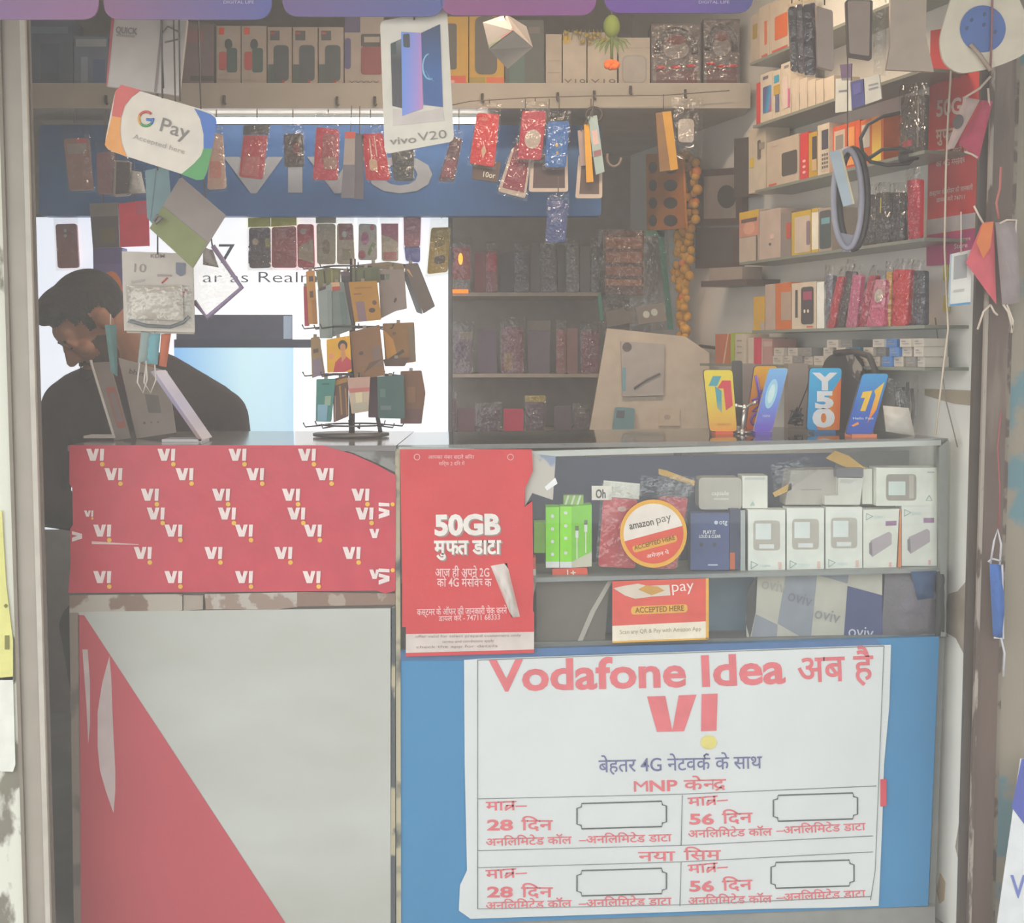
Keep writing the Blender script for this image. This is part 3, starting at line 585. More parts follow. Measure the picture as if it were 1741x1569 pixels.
pbox('silver_box', 'pale beige tin carton lying on the showcase upper row', 'box', R(1188, 812, 1261, 866), PI2, .06, '#a9a39a', dec(('t', 'capsule', .3, .7, .55, 7, '#d5d0c6', .02), (.35, .65, .7, .69, '#c7c2b8')), gsc, 0, 8)
pbox('white_box', 'white carton beside the pale tin on showcase upper row', 'box', R(1262, 809, 1305, 864), PI2, .06, '#cfcdc5', dec((.1, .05, .9, .12, '#b7b9b4'), ('p', [(.3, .92), (.42, .78), (.5, .92)], '#9db0aa')), gsc)
pbox('grey_box', 'grey dented carton in the middle of showcase upper row', 'box', [(1345, 800), (1425, 798), (1420, 845), (1400, 858), (1335, 858)], PI2, .07, '#a09a93', dec((.3, .55, .8, .58, '#837d77')), gsc)
pbox('open_box', 'open white carton with a dark flap on showcase upper row', 'box', [(1425, 812), (1468, 813), (1462, 858), (1402, 858), (1402, 843), (1425, 842)], PI_, .05, '#c2bfb7', dec((.12, .08, .9, .3, '#b0aea8')), gsc)
pbox('white_box', 'plain white carton left of the window carton, upper row', 'box', R(1466, 797, 1483, 857), PI2, .06, '#d5d2c9', None, gsc)
pbox('dark_flap', 'dark grey carton flap above the open white carton', 'box', R(1422, 796, 1468, 811), PI_, .03, '#56545c', None, gsc)
def winbox(g, q, pl):
    g.flat(rnd(SUB(q, .16, .17, .66, .86), 7), pl, M('#8d867d', .3), .0008); g.flat(SUB(q, .2, .36, .48, .72), pl, M('#c4cdc8', .4), .0012); g.flat(SUB(q, .54, .2, .62, .8), pl, M('#aaa399', .3), .0012)
    g.ptube([UV(q, .82, .86), UV(q, .87, .72), UV(q, .92, .86)], pl, .0008, M('#6d8f88'), 4, True, .0014); g.flat(SUB(q, .84, .1, .96, .14), pl, M('#a9b3b0'), .0012)
pbox('window_box', 'large white window carton at right end of showcase upper row', 'box', R(1490, 795, 1593, 860), PI_, .06, '#d8d4ca', winbox, gsc)
pbox('yellow_card', 'yellow folded card at the top of the showcase, right part', 'card', [(1420, 766), (1442, 774), (1474, 798), (1440, 795), (1404, 779)], PI2, .004, '#c79b43', None, None)
pbox('yellow_card', 'narrow yellow card behind the bagged red covers', 'card', [(1120, 797), (1134, 800), (1182, 818), (1180, 826), (1120, 806)], PI2, .004, '#c2994d', None, None)
pbox('yellow_card', 'small yellow card tip left of the grey dented carton', 'card', [(1314, 838), (1346, 820), (1346, 832), (1318, 845)], PI2, .004, '#c39a48', None, None)
bg_ = build('clear_bag', G().bag([(1310, 790), (1372, 775), (1390, 800), (1318, 846)], PI_, .012), label='crumpled clear plastic bag beside the grey dented carton', cat='plastic bag')
bg_ = build('clear_bag', G().bag([(1090, 808), (1180, 812), (1180, 850), (1086, 850)], PI_, .012), label='crumpled clear plastic bag above the round sticker', cat='plastic bag')
o = build('paper_sticker', G().slab([(944, 812), (948, 822), (930, 834), (926, 828)], shift(PCR, .005), .001, M('#e3e0da')), label='small torn white paper scrap stuck on the showcase glass', cat='sticker')

# ================================================================== ON THE COUNTER
GAIN, SAT = 1.1, 1.1
zc = P(1000, 757, PCR).z
def stand_box(px0, px1, ybot, d, col, o, depth=.06):
    a, b = P(px0, ybot, Y(d)), P(px1, ybot, Y(d))
    zz = top_z(px0, d); build('foot', G().box(a.x, b.x, d - .005, d + depth, zz, zz + .008, M(col, .4)), o)
def top_z(px, d):
    # counter top height under a point
    x = P(px, 735, Y(d)).x; f0, f1 = fl
    t = (x - f0.x) / (f1.x - f0.x); return f0.z + (f1.z - f0.z) * max(0, min(1, t)) if x > f0.x else zt
def dummy(name, label, q, d, face, fn, edge, foot, fx0, fx1, group='display phones on the counter', r=6):
    pl = Y(d); o = empty(name, (P((q[2][0] + q[3][0]) / 2, q[2][1], pl).x, d, top_z(q[3][0], d)), label, 'phone', group)
    zb = top_z((fx0 + fx1) / 2, d); pb_ = proj((P(q[3][0], 700, pl).x, d, zb + .008))[1]; dy = pb_ - max(q[2][1], q[3][1])
    q = [(x, y + dy) for x, y in q]
    build('body', G().slab(rnd(grow(q, .02, .008, .008), r), pl, .008, M(edge, .3)), o)
    sc = build('screen', G().slab(rnd(q, r), pl, .001, face, .0015), o)
    g = G(); fn(g, q, shift(pl, .0015)); build('print', g, sc)
    stand_box(fx0, fx1, 728, d, foot, o)
    zz = top_z(fx0, d); a, b = P(fx0, 728, pl), P(fx1, 728, pl)
    build('support', G().box(a.x + .004, b.x - .004, d + .010, d + .016, zz, zz + .05, M(foot, .4)), o)
D3 = 3.12
def d11(g, q, pl):
    g.flat([UV(q, .3, .1), UV(q, .6, .1), UV(q, .42, .26), UV(q, .12, .26)], pl, M('#4f9aa6', .4), .0008)
    g.flat([UV(q, .34, .26), UV(q, .56, .34), UV(q, .5, .7), UV(q, .36, .62)], pl, GR([(0, '#d9b04c'), (.5, '#4f9aa6'), (1, '#4f9aa6')], (0, 0, 1), .4), .0008)
    g.flat([UV(q, .42, .3), UV(q, .62, .17), UV(q, .92, .17), UV(q, .92, .58), UV(q, .66, .66), UV(q, .64, .3)], pl, M('#cf4450', .4), .0012)
    g.text('MADE FOR YOU', *[UV(q, u, .9)[0] for u in (.28, .78)], UV(q, .3, .9)[1], 3, pl, M('#b5762f'), .0012, 0)
dummy('display_phone', 'yellow display phone with big 11 standing leftmost on the counter', [(1196, 617), (1245, 617), (1253, 721), (1207, 721)], D3, GR([(0, '#efa04a'), (.5, '#f0c74a'), (1, '#f2ce4e')], (0, 0, 1), .35), d11, '#3a3a38', '#e0653f', 1216, 1246)
def y20(g, q, pl):
    pu = M('#6a4fae', .4); lp = M('#a48ade', .4)
    for k in range(2):
        a = .05 * k; c = (pu, lp)[k]
        g.ptube([UV(q, .1 + a, .15), UV(q, .35 + a, .4), UV(q, .5 + a, .62)], pl, .003 - .001 * k, c, 5); g.ptube([UV(q, .9 - a, .12), UV(q, .45 + a, .45)], pl, .003 - .001 * k, c, 5)
        g.ptube([UV(q, .1, .55 + a), UV(q, .4, .5 + a), UV(q, .6, .6), UV(q, .2, .72), UV(q, .75, .74)], pl, .003 - .001 * k, c, 5)
        g.ptube([UV(q, .5 + .3 * math.cos(t * .628), .85 + .09 * math.sin(t * .628)) for t in range(10)], pl, .003 - .001 * k, c, 5, True)
dummy('display_phone', 'orange display phone with purple lines, half behind a blue one', [(1283, 614), (1322, 614), (1300, 721), (1268, 721)], D3 + .07, GR([(0, '#e2683c'), (1, '#f0ab38')], (0, 0, 1), .35), y20, '#4a4048', '#c0603c', 1270, 1296)
def blp(g, q, pl):
    g.flat(circ(*UV(q, .45, .4), 9, 26, 18, .25), pl, M('#a6d2ea', .4), .0006); g.flat(circ(*UV(q, .45, .4), 5, 17, 16, .25), pl, M('#d0e8f2', .4), .0009); g.text('realme', *[UV(q, u, .77)[0] for u in (.3, .7)], UV(q, .3, .77)[1], 5, pl, M('#c9cdec'), .0012, .01)
dummy('display_phone', 'blue violet display phone with a pale glow leaning beside the tripod', [(1308, 617), (1340, 617), (1312, 724), (1281, 724)], D3 - .03, GR([(0, '#6d4fb8'), (.5, '#6f8fd6'), (1, '#7fb6e2')], (0, 0, 1), .3), blp, '#b9a893', '#6a55b0', 1284, 1312)
def y50(g, q, pl):
    g.flat([UV(q, 1, .15), UV(q, 1, 1), UV(q, .35, 1), UV(q, .2, .85), UV(q, .6, .5)], pl, GR([(0, '#e1602f'), (.6, '#f0903a'), (1, '#e8662f')], (1, 0, 0), .35), .0006)
    w = M('#f1eee8', .4)
    for t, u0, u1, v, h in (('Y', .1, .9, .34, 26), ('5', .22, .8, .64, 26), ('0', .16, .86, .94, 28)): g.text(t, UV(q, u0, v)[0], UV(q, u1, v)[0], UV(q, .5, v)[1], h, pl, w, .0012, .055)
dummy('display_phone', 'sky blue and orange display phone with big white Y50', [(1377, 617), (1431, 617), (1427, 722), (1372, 722)], D3, GR([(0, '#2f8fc6'), (1, '#49b3e0')], (0, 0, 1), .35), y50, '#2d3a44', '#3a6da0', 1384, 1420)
def j1(g, q, pl):
    g.flat([UV(q, .2, .3), UV(q, .55, .28), UV(q, .5, .62), UV(q, .3, .62), UV(q, .34, .4), UV(q, .18, .4)], pl, M('#e7b544', .4), .0008); g.flat([UV(q, .62, .28), UV(q, .92, .14), UV(q, .9, .6), UV(q, .7, .82), UV(q, .72, .36)], pl, GR([(0, '#e2482e'), (.5, '#efa33a'), (1, '#f0be48')], (0, 0, 1), .4), .0008)
    g.flat([UV(q, .2, .42), UV(q, .34, .42), UV(q, .3, .6), UV(q, .16, .6)], pl, M('#2f6aa8', .4), .0008); g.flat([UV(q, .12, .86), UV(q, .34, .8), UV(q, .4, .84), UV(q, .2, .88)], pl, M('#e38c4c', .4), .0008); g.text('Hello Fast', *[UV(q, u, .76)[0] for u in (.12, .9)], UV(q, .5, .76)[1], 4, pl, M('#c5d3e8'), .0012, .004)
dummy('display_phone', 'dark blue display phone with orange numeral rightmost of the row', [(1467, 624), (1511, 624), (1483, 726), (1438, 726)], 2.96, GR([(0, '#2b4aa0'), (.45, '#2a5cae'), (1, '#3d93c8')], (0, 0, 1), .35), j1, '#23262e', '#d9805c', 1448, 1490)
pl = Y(3.29); o = build('dark_phone', G().slab(rnd([(1244, 613), (1262, 613), (1263, 724), (1250, 724)], 4), pl, .009, M('#4a4744', .4)), label='dark grey phone standing edge-on behind the yellow display phone', cat='phone')
pl = Y(3.28); zc2 = top_z(1340, 3.28)
def onct(name, label, cat, x0, x1, ytop, d, col, depth=.05, fn=None, r=0):
    pl = Y(d); yb = proj((P((x0 + x1) / 2, 725, pl).x, d, top_z((x0 + x1) / 2, d)))[1]
    return pbox(name, label, cat, R(x0, ytop, x1, yb), pl, depth, col, fn, None, 0, r)
onct('carton', 'beige carton standing behind the Y50 display phone', 'box', 1340, 1374, 618, 3.32, '#9a8d83')
onct('carton', 'narrow grey brown carton behind the orange display phone', 'box', 1262, 1284, 618, 3.37, '#8d8078')
# black headset arch behind the phones
pl = WR(.12)
o = build('black_bag_case', G().slab(rnd([(1394, 735), (1392, 640), (1405, 606), (1430, 597), (1455, 604), (1466, 640), (1462, 735)], 12), pl, .014, M('#2f2b2b', .6)), label='black padded case standing behind the Y50 display phone', cat='case')
build('carry_strap', G().ptube([(1420, 600), (1455, 597), (1478, 606), (1488, 630), (1490, 680)], pl, .007, M('#332f2e', .6), 8), o)
build('lining', G().slab([(1436, 599), (1450, 602), (1466, 625), (1460, 648), (1450, 640)], pl, .002, worn('#8d857a', '#403c39', 30), .003), o)
# silver tripod
d = 3.12; pl = Y(d); CH = M('#d5d1c8', .2, .7); zz = top_z(1262, d); yb = proj((P(1262, 730, pl).x, d, zz))[1]
o = empty('mini_tripod', (P(1262, 730, pl).x, d, zz), 'small silver tripod stand with ball joints before the display phones', 'tripod')
build('pole', G().ptube([(1262, yb - 4), (1266, yb - 46)], pl, .0042, CH, 8, off=0), o)
g = G(); c0 = P(1262, yb - 4, pl); 
for t in (20, 140, 260): g.tube([c0, (c0.x + .03 * math.cos(math.radians(t)), c0.y + .03 * math.sin(math.radians(t)), zz + .004)], .003, CH, 6)
for t in (20, 140, 260): g.ball((c0.x + .03 * math.cos(math.radians(t)), c0.y + .03 * math.sin(math.radians(t)), zz + .004), .0045, CH)
build('leg_spider', g, o)
g = G(); g.ball(P(1266, yb - 46, pl), .007, CH); g.ball(c0, .007, CH); g.ptube([(1252, yb - 49), (1266, yb - 46), (1284, yb - 54)], pl, .0035, CH, 6, off=0); g.ball(P(1252, yb - 49, pl), .005, CH); g.ball(P(1284, yb - 54, pl), .005, CH); build('ball_joint', g, o)
# earphone tangle, paper scrap, bag
d = 3.22; pl = Y(d); g = G(); rs = random.Random(3)
for k in range(4): g.ptube([(1352 + rs.uniform(-12, 14), 700 + rs.uniform(-10, 26)) for _ in range(7)], pl, .0025, M('#26262c', .4), 5, off=rs.uniform(-.02, .02))
g.ptube([(1356, 700), (1362, 685), (1372, 660), (1376, 640)], pl, .0015, M('#26262c', .4), 5); g.ball(P(1358, 705, pl), .008, M('#2f3f66', .3)); build('earphone_coil', g, label='black earphone wire coil with a blue bud beside Y50 phone', cat='earphones')
d = 2.99; pl = Y(d); zz = top_z(1530, d); yb = proj((P(1530, 730, pl).x, d, zz))[1]
g = G(); q = [(1501, yb - 52), (1545, yb - 48), (1556, yb), (1506, yb - 8)]; g.bag(q, pl, .012, M('#d3cbc0', .7)); build('paper_scrap', g, label='crumpled white paper leaning at the right end of the counter', cat='paper')
build('clear_bag', G().bag([(1505, 636), (1562, 638), (1560, 735), (1512, 735)], Y(3.03), .02), label='large clear bag of grey cables behind the white paper scrap', cat='plastic bag')
g = G(); rs = random.Random(5)
for k in range(5): g.ptube([(1522 + 7 * k, 655 + rs.uniform(-6, 6)), (1524 + 7 * k + rs.uniform(-4, 4), 690), (1522 + 7 * k, 728)], Y(3.045), .004, M('#74706e', .5), 6)
build('grey_cable_bundle', g, label='grey cable bundle inside the large clear bag on the counter', cat='cable')

# displays on the left unit
d = 3.10; pl = Y(d); zl = zt
yb = proj((P(200, 740, pl).x, d, zl))[1]
def lean(name, label, q, d0, dth, col, fn=None):
    pl = Y(d0); yb = proj((P(q[2][0], 740, pl).x, d0, zl))[1]; dy = yb - max(q[2][1], q[3][1]) - .5
    return pbox(name, label, 'stand', [(x, y + dy) for x, y in q], pl, dth, col, fn)
o = lean('leaflet_stand', 'brownish tilted leaflet stand at left end of the counter', [(152, 612), (186, 610), (222, 740), (194, 744)], 3.05, .004, '#85786f', dec((.42, .32, .92, .86, '#9b5d52', 4), (.5, .4, .85, .78, '#83706a', 3)))
q = [(152, 612), (155, 612), (196, 744), (192, 744)]; build('white_edge', G().slab(q, Y(3.05), .006, M('#d5cdc4', .4), .003), o); build('foot', G().slab(R(142, 741, 196, 745), Y(3.05), .06, M('#c9c1b8', .4), .002), o)
lean('code_card_stand', 'pale card stand with grey block beside the tilted leaflet stand', [(201, 603), (284, 626), (299, 730), (232, 740)], 3.12, .004, '#a69a8f', dec(('t', 'bhim', .16, .5, .17, 8, '#6a625c', .02), (.42, .42, .72, .68, '#7c736d'), (.25, .8, .3, .83, '#6a625c'), (.42, .8, .47, .83, '#877e78'), (.58, .8, .63, .83, '#877e78')))
o = empty('acrylic_stand', P(310, 746, Y(3.0)), 'clear acrylic L stand with pale edge leaning on left counter', 'stand'); o.location.z = zl; LOC[o.name].z = zl
pl = Y(3.0); yb = proj((P(310, 740, pl).x, 3.0, zl))[1]
build('back_plate', G().slab([(256, 632), (262, 630), (344, yb - 4), (339, yb - 1)], pl, .10, GR([(0, '#9c7f72'), (.5, '#9a8fb0'), (1, '#b9b0c4')], (0, 0, 1), .2)), o)
build('base_plate', G().slab([(275, yb - 5), (342, yb - 5), (342, yb - .3), (275, yb - .3)], pl, .08, M('#d9d4d4', .25)), o)
# ================================================================== CARD SPINNER ON THE COUNTER
GAIN, SAT = 1.25, 1.1
DR = 3.20
o = empty('spinner_rack', (P(597, 730, Y(DR)).x, DR, zt), 'dark metal card spinner rack standing on the counter', 'rack')
ME = M('#4d4a4e', .35, .6); pl = Y(DR)
yb = proj((P(597, 730, pl).x, DR, zt))[1]
build('pole', G().ptube([(598, yb), (600, 440)], pl, .007, ME, 10, off=0), o)
build('base', G().tube([P(597, yb - 2, pl) + Vector((0, 0, 0)), P(597, yb - 2, pl) + Vector((0, 0, .006))], .09, M('#5a5550', .4, .3), 28), o)
c = P(600, 500, pl)
for y in (455, 556, 636, 722):
    g = G(); cz = P(600, y, pl).z
    g.tube([(c.x + .07 * math.cos(t * .349), DR + .07 * math.sin(t * .349), cz) for t in range(18)], .0022, ME, 5, True)
    for t in range(8):
        a = t * .785 + .2; g.tube([(c.x + .07 * math.cos(a), DR + .07 * math.sin(a), cz), (c.x + .115 * math.cos(a), DR + .09 * math.sin(a), cz - .004), (c.x + .12 * math.cos(a), DR + .095 * math.sin(a), cz + .006)], .0018, ME, 5)
    build('hook_ring', g, o)
build('side_bar', G().ptube([(640, 700), (648, yb - 2)], pl, .005, ME, 8, off=-.03), o)
GC = 'cards hanging on the spinner rack'
def zz(*pts): return [(500 + x / 4.754, 430 + y / 4.754) for x, y in pts]
def rc(label, pts, off, col, fn=None, cat='card', name='sticker_card', hook=None, th=.0015):
    q = zz(*pts); ob = pbox(name, label, cat, q, Y(DR), th, col, None, GC, off, 2)
    if fn: g = G(); fn(g, q, shift(Y(DR), off)); build('print', g, ob)
    a = UV(q[:4], .5, 0); build('hang_tab', G().slab([(a[0] - 3, a[1] - 5), (a[0] + 3, a[1] - 5), (a[0] + 3, a[1] + 3), (a[0] - 3, a[1] + 3)], Y(DR), .001, M('#8d8276', .6), off - .001), ob)
rc('crimson edged card at far left of the top spinner tier', [(75, 270), (110, 270), (125, 590), (85, 592)], .03, '#b34b5c')
rc('orange card with dark marks at left of top spinner tier', [(95, 150), (165, 140), (190, 575), (118, 575)], .04, '#bf8a4e', dec((.3, .1, .8, .2, '#5a4640'), (.3, .38, .7, .5, '#6a4e40'), (.5, .55, 1, 1, '#b07a44')))
rc('olive backed card behind the pale green top tier cards', [(175, 140), (375, 125), (375, 330), (200, 330)], .045, '#6f6c4a', dec((.3, .05, .36, .8, '#3d3a34'), (.6, 0, .68, .9, '#8c8550')))
rc('long pale sage card on the top spinner tier', [(190, 290), (300, 250), (310, 690), (208, 690)], .06, '#8f9690', dec((.1, 0, .6, .06, '#4c3d38'), (.7, .1, 1, 1, '#7f8883')))
rc('grey green card with a red top beside the sage card', [(285, 240), (400, 235), (470, 620), (282, 690)], .055, '#76807a', dec((.1, 0, .7, .16, '#d3a882'), (.2, .08, .7, .16, '#a8423a'), (.6, .2, .9, .85, '#63716c'), (0, .9, 1, 1, '#6b726c')))
rc('dark plum strip card in the middle of top spinner tier', [(375, 150), (450, 150), (480, 600), (410, 600)], .05, '#5a4a50', dec((0, .08, 1, .2, '#3c3638')))
rc('golden card with two small printed figures on top spinner tier', [(440, 235), (670, 225), (705, 540), (490, 560)], .085, '#a8772f', dec((.15, .5, .45, 1, '#7f6168'), (.12, .3, .4, .32, '#6d4a20'), ('c', .82, .55, .08, .06, '#5e3f28'), ('c', .7, .74, .12, .06, '#4b352a'), (.2, .15, .8, .17, '#8c5f24')))
rc('dark green header card behind the golden top tier card', [(470, 120), (690, 115), (690, 240), (470, 240)], .07, '#5d5f43', dec((.1, .1, .16, 1, '#3b3c2c'), (.4, .2, .46, 1, '#3b3c2c'), (.7, .1, .95, .8, '#4e5136')))
rc('grey brown card with a small black square on top tier', [(680, 135), (890, 130), (912, 450), (820, 470), (700, 530)], .06, '#85756c', dec((.08, .1, .24, .22, '#2f322f'), (.28, .1, .45, .22, '#5d6654'), ('c', .85, .72, .08, .06, '#453430')))
rc('brown ledge card across the top of spinner', [(520, 95), (760, 70), (900, 90), (890, 135), (520, 130)], .05, '#7c6b55')
rc('slanting brown card swinging out at right of spinner top', [(880, 90), (1000, 80), (1140, 430), (1045, 490)], .05, '#5f524a', dec(('p', [(.05, .1), (.25, .12), (.3, .3)], '#b99568')))
rc('white and grey slanting card under the swinging brown card', [(870, 150), (950, 150), (1040, 495), (990, 480)], .04, '#6d6a6b')
rc('thin tan card at left of middle spinner tier', [(135, 685), (205, 675), (250, 975), (145, 1012)], .04, '#9a8058', dec((.2, .3, .7, .4, '#5b463a'), (.1, .55, .9, 1, '#8a7884')))
def woman(g, q, pl):
    g.flat(circ(*UV(q, .68, .24), 8, 9), pl, M('#3f2f2a', .5), .0008); g.flat(circ(*UV(q, .68, .3), 5, 7), pl, M('#c0835a', .5), .0012)
    g.flat([UV(q, .25, 1), UV(q, .35, .7), UV(q, .58, .56), UV(q, .8, .56), UV(q, 1, .68), UV(q, 1, .92), UV(q, .7, 1)], pl, M('#b23d45', .5), .0008); g.flat([UV(q, .6, .42), UV(q, .76, .42), UV(q, .8, .58), UV(q, .62, .72)], pl, M('#c0835a', .5), .001); g.flat(circ(*UV(q, .2, .52), 4, 5), pl, M('#d98c6a', .5), .0008)
rc('bright yellow card with a printed woman in a red sari', [(262, 700), (450, 668), (465, 960), (268, 968)], .09, M('#f3a02c', .5), woman)
rc('large brown card beside the yellow woman card', [(450, 640), (690, 580), (735, 990), (490, 1025)], .075, '#7d5636', dec(('c', .3, .48, .08, .04, '#4d3422'), (.68, .4, .95, .8, '#70584f'), ('p', [(.3, .9), (.55, .7), (1, .66), (.6, .8)], '#59402c')))
rc('golden brown card at right of middle spinner tier', [(715, 570), (970, 560), (985, 880), (740, 910)], .05, '#80592c', dec(('p', [(.02, .15), (.3, .4), (.42, .85), (.05, .85)], '#b37c34'), ('c', .35, .25, .06, .04, '#5a3f24'), ('p', [(.1, .85), (.6, .65), (.65, .72), (.2, .9)], '#3f3023'), (.8, .1, 1, .95, '#6b5a44')))
rc('dark brown ledge card under the golden brown card', [(720, 860), (930, 845), (895, 915), (735, 915)], .06, '#50382a')
rc('teal card with pale print at left of lowest spinner tier', [(180, 1020), (335, 1015), (300, 1365), (175, 1362)], .06, '#3f7d74', dec((.5, .4, .85, .62, '#8ea58a'), (.1, .6, .7, .98, '#7fa6b5'), (.3, .1, .7, .14, '#2f5d58')))
rc('brown card with gold streaks on lowest spinner tier', [(310, 1020), (440, 985), (440, 1320), (320, 1370)], .05, '#63433a', dec((.05, .05, .9, .16, '#a87a3a'), ('p', [(.4, .2), (.5, .2), (.6, .9), (.5, .9)], '#a87a3a'), ('p', [(.75, .3), (.85, .3), (.95, .95), (.85, .95)], '#9c7138'), ('p', [(.1, .4), (.2, .4), (.15, .98), (.05, .98)], '#a08076')))
rc('cream and pink card in the middle of lowest spinner tier', [(430, 1010), (615, 1000), (600, 1280), (465, 1300)], .085, '#b9a58f', dec((0, 0, 1, .3, '#b59080'), (0, .3, 1, .42, '#b56a62'), (.3, .42, .65, .72, '#cbbd9a'), (.1, .72, .9, .95, '#a8a08a')))
rc('dark maroon strip card between cream and green cards', [(600, 1000), (680, 1000), (680, 1330), (600, 1330)], .04, '#543a42')
rc('dark green card on the lowest spinner tier', [(670, 1000), (885, 985), (895, 1340), (680, 1335)], .07, '#36534f', dec((.1, .3, .3, .5, '#4a6a62'), (.1, .7, .5, .8, '#5b6a66')))
rc('rust brown card at right end of lowest spinner tier', [(860, 955), (1030, 950), (1062, 1130), (1030, 1380), (860, 1380)], .05, '#6a452c', dec((0, .72, 1, 1, '#5b3733'), (.3, .3, .7, .6, '#7a5232')))
# ================================================================== LOFT ROW
GAIN, SAT = 1.35, 1.25
LF = Y(3.86); LR = Y(3.95); LB_ = 140.5
GL = 'cartons on the loft'
def loft(name, label, x0, x1, yt, col, fn=None, pl=LF, depth=.09, grp=GL, r=0, yb=None, cat='box'):
    zb = z1; yb = proj((P((x0 + x1) / 2, 141, pl).x, pl[0].y, zb))[1] if yb is None else yb
    return pbox(name, label, cat, R(x0, yt, x1, yb), pl, depth, col, fn, grp, 0, r)
def carton_art(*a): return dec(*a)
loft('carton', 'dark blue carton at the left end of the loft', 46, 124, 34, '#4a5568', dec((.1, .1, .9, .2, '#5c6a80'), (.3, .35, .7, .9, '#3e4a60')))
loft('carton', 'grey blue carton with pale top second on the loft', 126, 184, 62, '#667085', dec((.05, .05, .95, .2, '#9aa0a8'), (.2, .4, .4, .95, '#8d96a5'), (.55, .45, .9, .95, '#4c5f85')))
loft('carton', 'dull maroon carton behind the hanging white leaflet', 306, 364, 40, '#6d5f5e', dec((.1, .1, .7, .3, '#7d5a5c'), (.3, .82, 1, .9, '#4b4544')))
mi = dec((.1, .03, .32, .14, '#c5503c'), ('c', .5, .3, .16, .09, '#3d4445'), (.42, .36, .86, .76, '#3f524c', 5), (.1, .42, .42, .72, '#a5504c', 5), (.2, .86, .7, .88, '#a39a92'))
loft('phone_box', 'white phone carton with green handset print, left of the two', 368, 409, 44, '#a2988f', mi)
loft('phone_box', 'white phone carton with green handset print, right of the two', 411, 453, 44, '#a2988f', mi)
sp = dec((.1, .06, .5, .22, '#4e4c4e'), (.12, .08, .3, .12, '#9b4a42'), (.02, .62, .6, .97, '#44504f'), (.25, .3, .88, .9, '#43494c', 8), (.6, .88, .7, .94, '#94483f'))
for i, (a, b) in enumerate(((455, 496), (498, 540), (542, 584))): loft('speaker_box', 'white carton with dark speaker print, %s of three on the loft' % wbn[i], a, b, 46, '#9d938a', sp)
loft('speaker_box', 'wide white carton with a red bag shaped speaker print', 586, 652, 29, '#9c938b', dec((0, .0, .4, .22, '#4d4a66'), (0, .3, .16, .74, '#4f4d72', 8), (.42, .42, .98, .82, '#7a3c40', 6), (.42, .24, .98, .42, '#3b3838', 4), (.5, .28, .9, .36, '#9c938b'), ('t', 'XXYXX', .1, .9, .96, 6, '#6a635d')))
loft('yellow_box', 'yellow carton with black window, left of the two on the loft', 757, 796, 28, '#b08c34', dec((.0, .1, .5, .75, '#3f3c38', 5), (.05, .84, .9, .99, '#b8503f'), (.1, .9, .4, .95, '#d9a3a0')), depth=.06)
loft('yellow_box', 'yellow carton with black window, right of the two on the loft', 798, 857, 28, '#ac8832', dec((.16, .0, .8, .82, '#403d39', 12), (.0, .86, .45, .99, '#8d7a2e'), (.5, .86, 1, .99, '#b7603c')), depth=.06)
loft('carton', 'dark green grey carton beside the yellow cartons', 859, 925, 34, '#3f4442', dec((.1, .5, .5, .95, '#3d5450'), (.6, .1, .9, .2, '#5a5450')))
loft('phone_box', 'narrow beige carton at left of the pale phone cartons', 928, 955, 58, '#a0968a', dec((.1, .5, .9, .51, '#837a70'), (.1, .72, .9, .73, '#837a70'), (.3, .93, .6, .95, '#6d655d')))
loft('phone_box', 'pale Y19 phone carton, left of the two', 957, 997, 55, '#a89f92', dec(('t', 'Y19', .05, .95, .98, 12, '#5d564f', -.004), (.0, .05, .3, .2, '#b59a4a')))
loft('phone_box', 'pale Y19 phone carton, right of the two', 999, 1049, 55, '#a99f92', dec(('t', 'Y19', .1, .95, .98, 12, '#5d564f', -.004)))
loft('device_box', 'pale carton with grey round cornered device print on the loft', 1052, 1105, 64, '#a39a8e', dec((.1, .35, .9, .93, '#8a857f', 12), (.14, .38, .86, .9, '#97928b', 12), (.0, .2, 1, .21, '#8d857a')))
for i, (a, b, yt) in enumerate(((1107, 1192, 40), (1196, 1258, 32))):
    w = ('clear fronted box of red headphones, %s of the pair on the loft' % ('left', 'right')[i])
    o = loft('headphone_box', w, a, b, yt, '#4b4140', dec((.03, .03, .97, .97, '#5a4d4a', 6), (.1, .72, .92, .98, '#552c2c', 4)))
    g = G(); q = R(a, yt, b, 138); 
    g.ptube([UV(q, .5 + .38 * math.cos(t), .52 - .4 * math.sin(t)) for t in [math.pi * k / 12 for k in range(13)]], LF, .010, M('#3a3332', .4), 8); build('headband', g, o)
    g = G(); g.flat(circ(*UV(q, .5, .45), 22 - 6 * i, 16, 16), LF, M('#7d7470', .5), .003).flat(circ(*UV(q, .5, .25), 18 - 5 * i, 12, 16), LF, M('#6a3a3a', .5), .0032); build('print', g, o)
    g = G(); rs = random.Random(i)
    for k in range(3): g.ball(P(*UV(q, .2 + .3 * k, .74 + rs.uniform(-.03, .03)), shift(LF, .006)), (.014, .006, .005), M('#c8322c', .15))
    build('red_ear_pad', g, o)
    build('clear_front', G().bag(SUB(q, .02, .02, .98, .98), shift(LF, .02), .004), o)
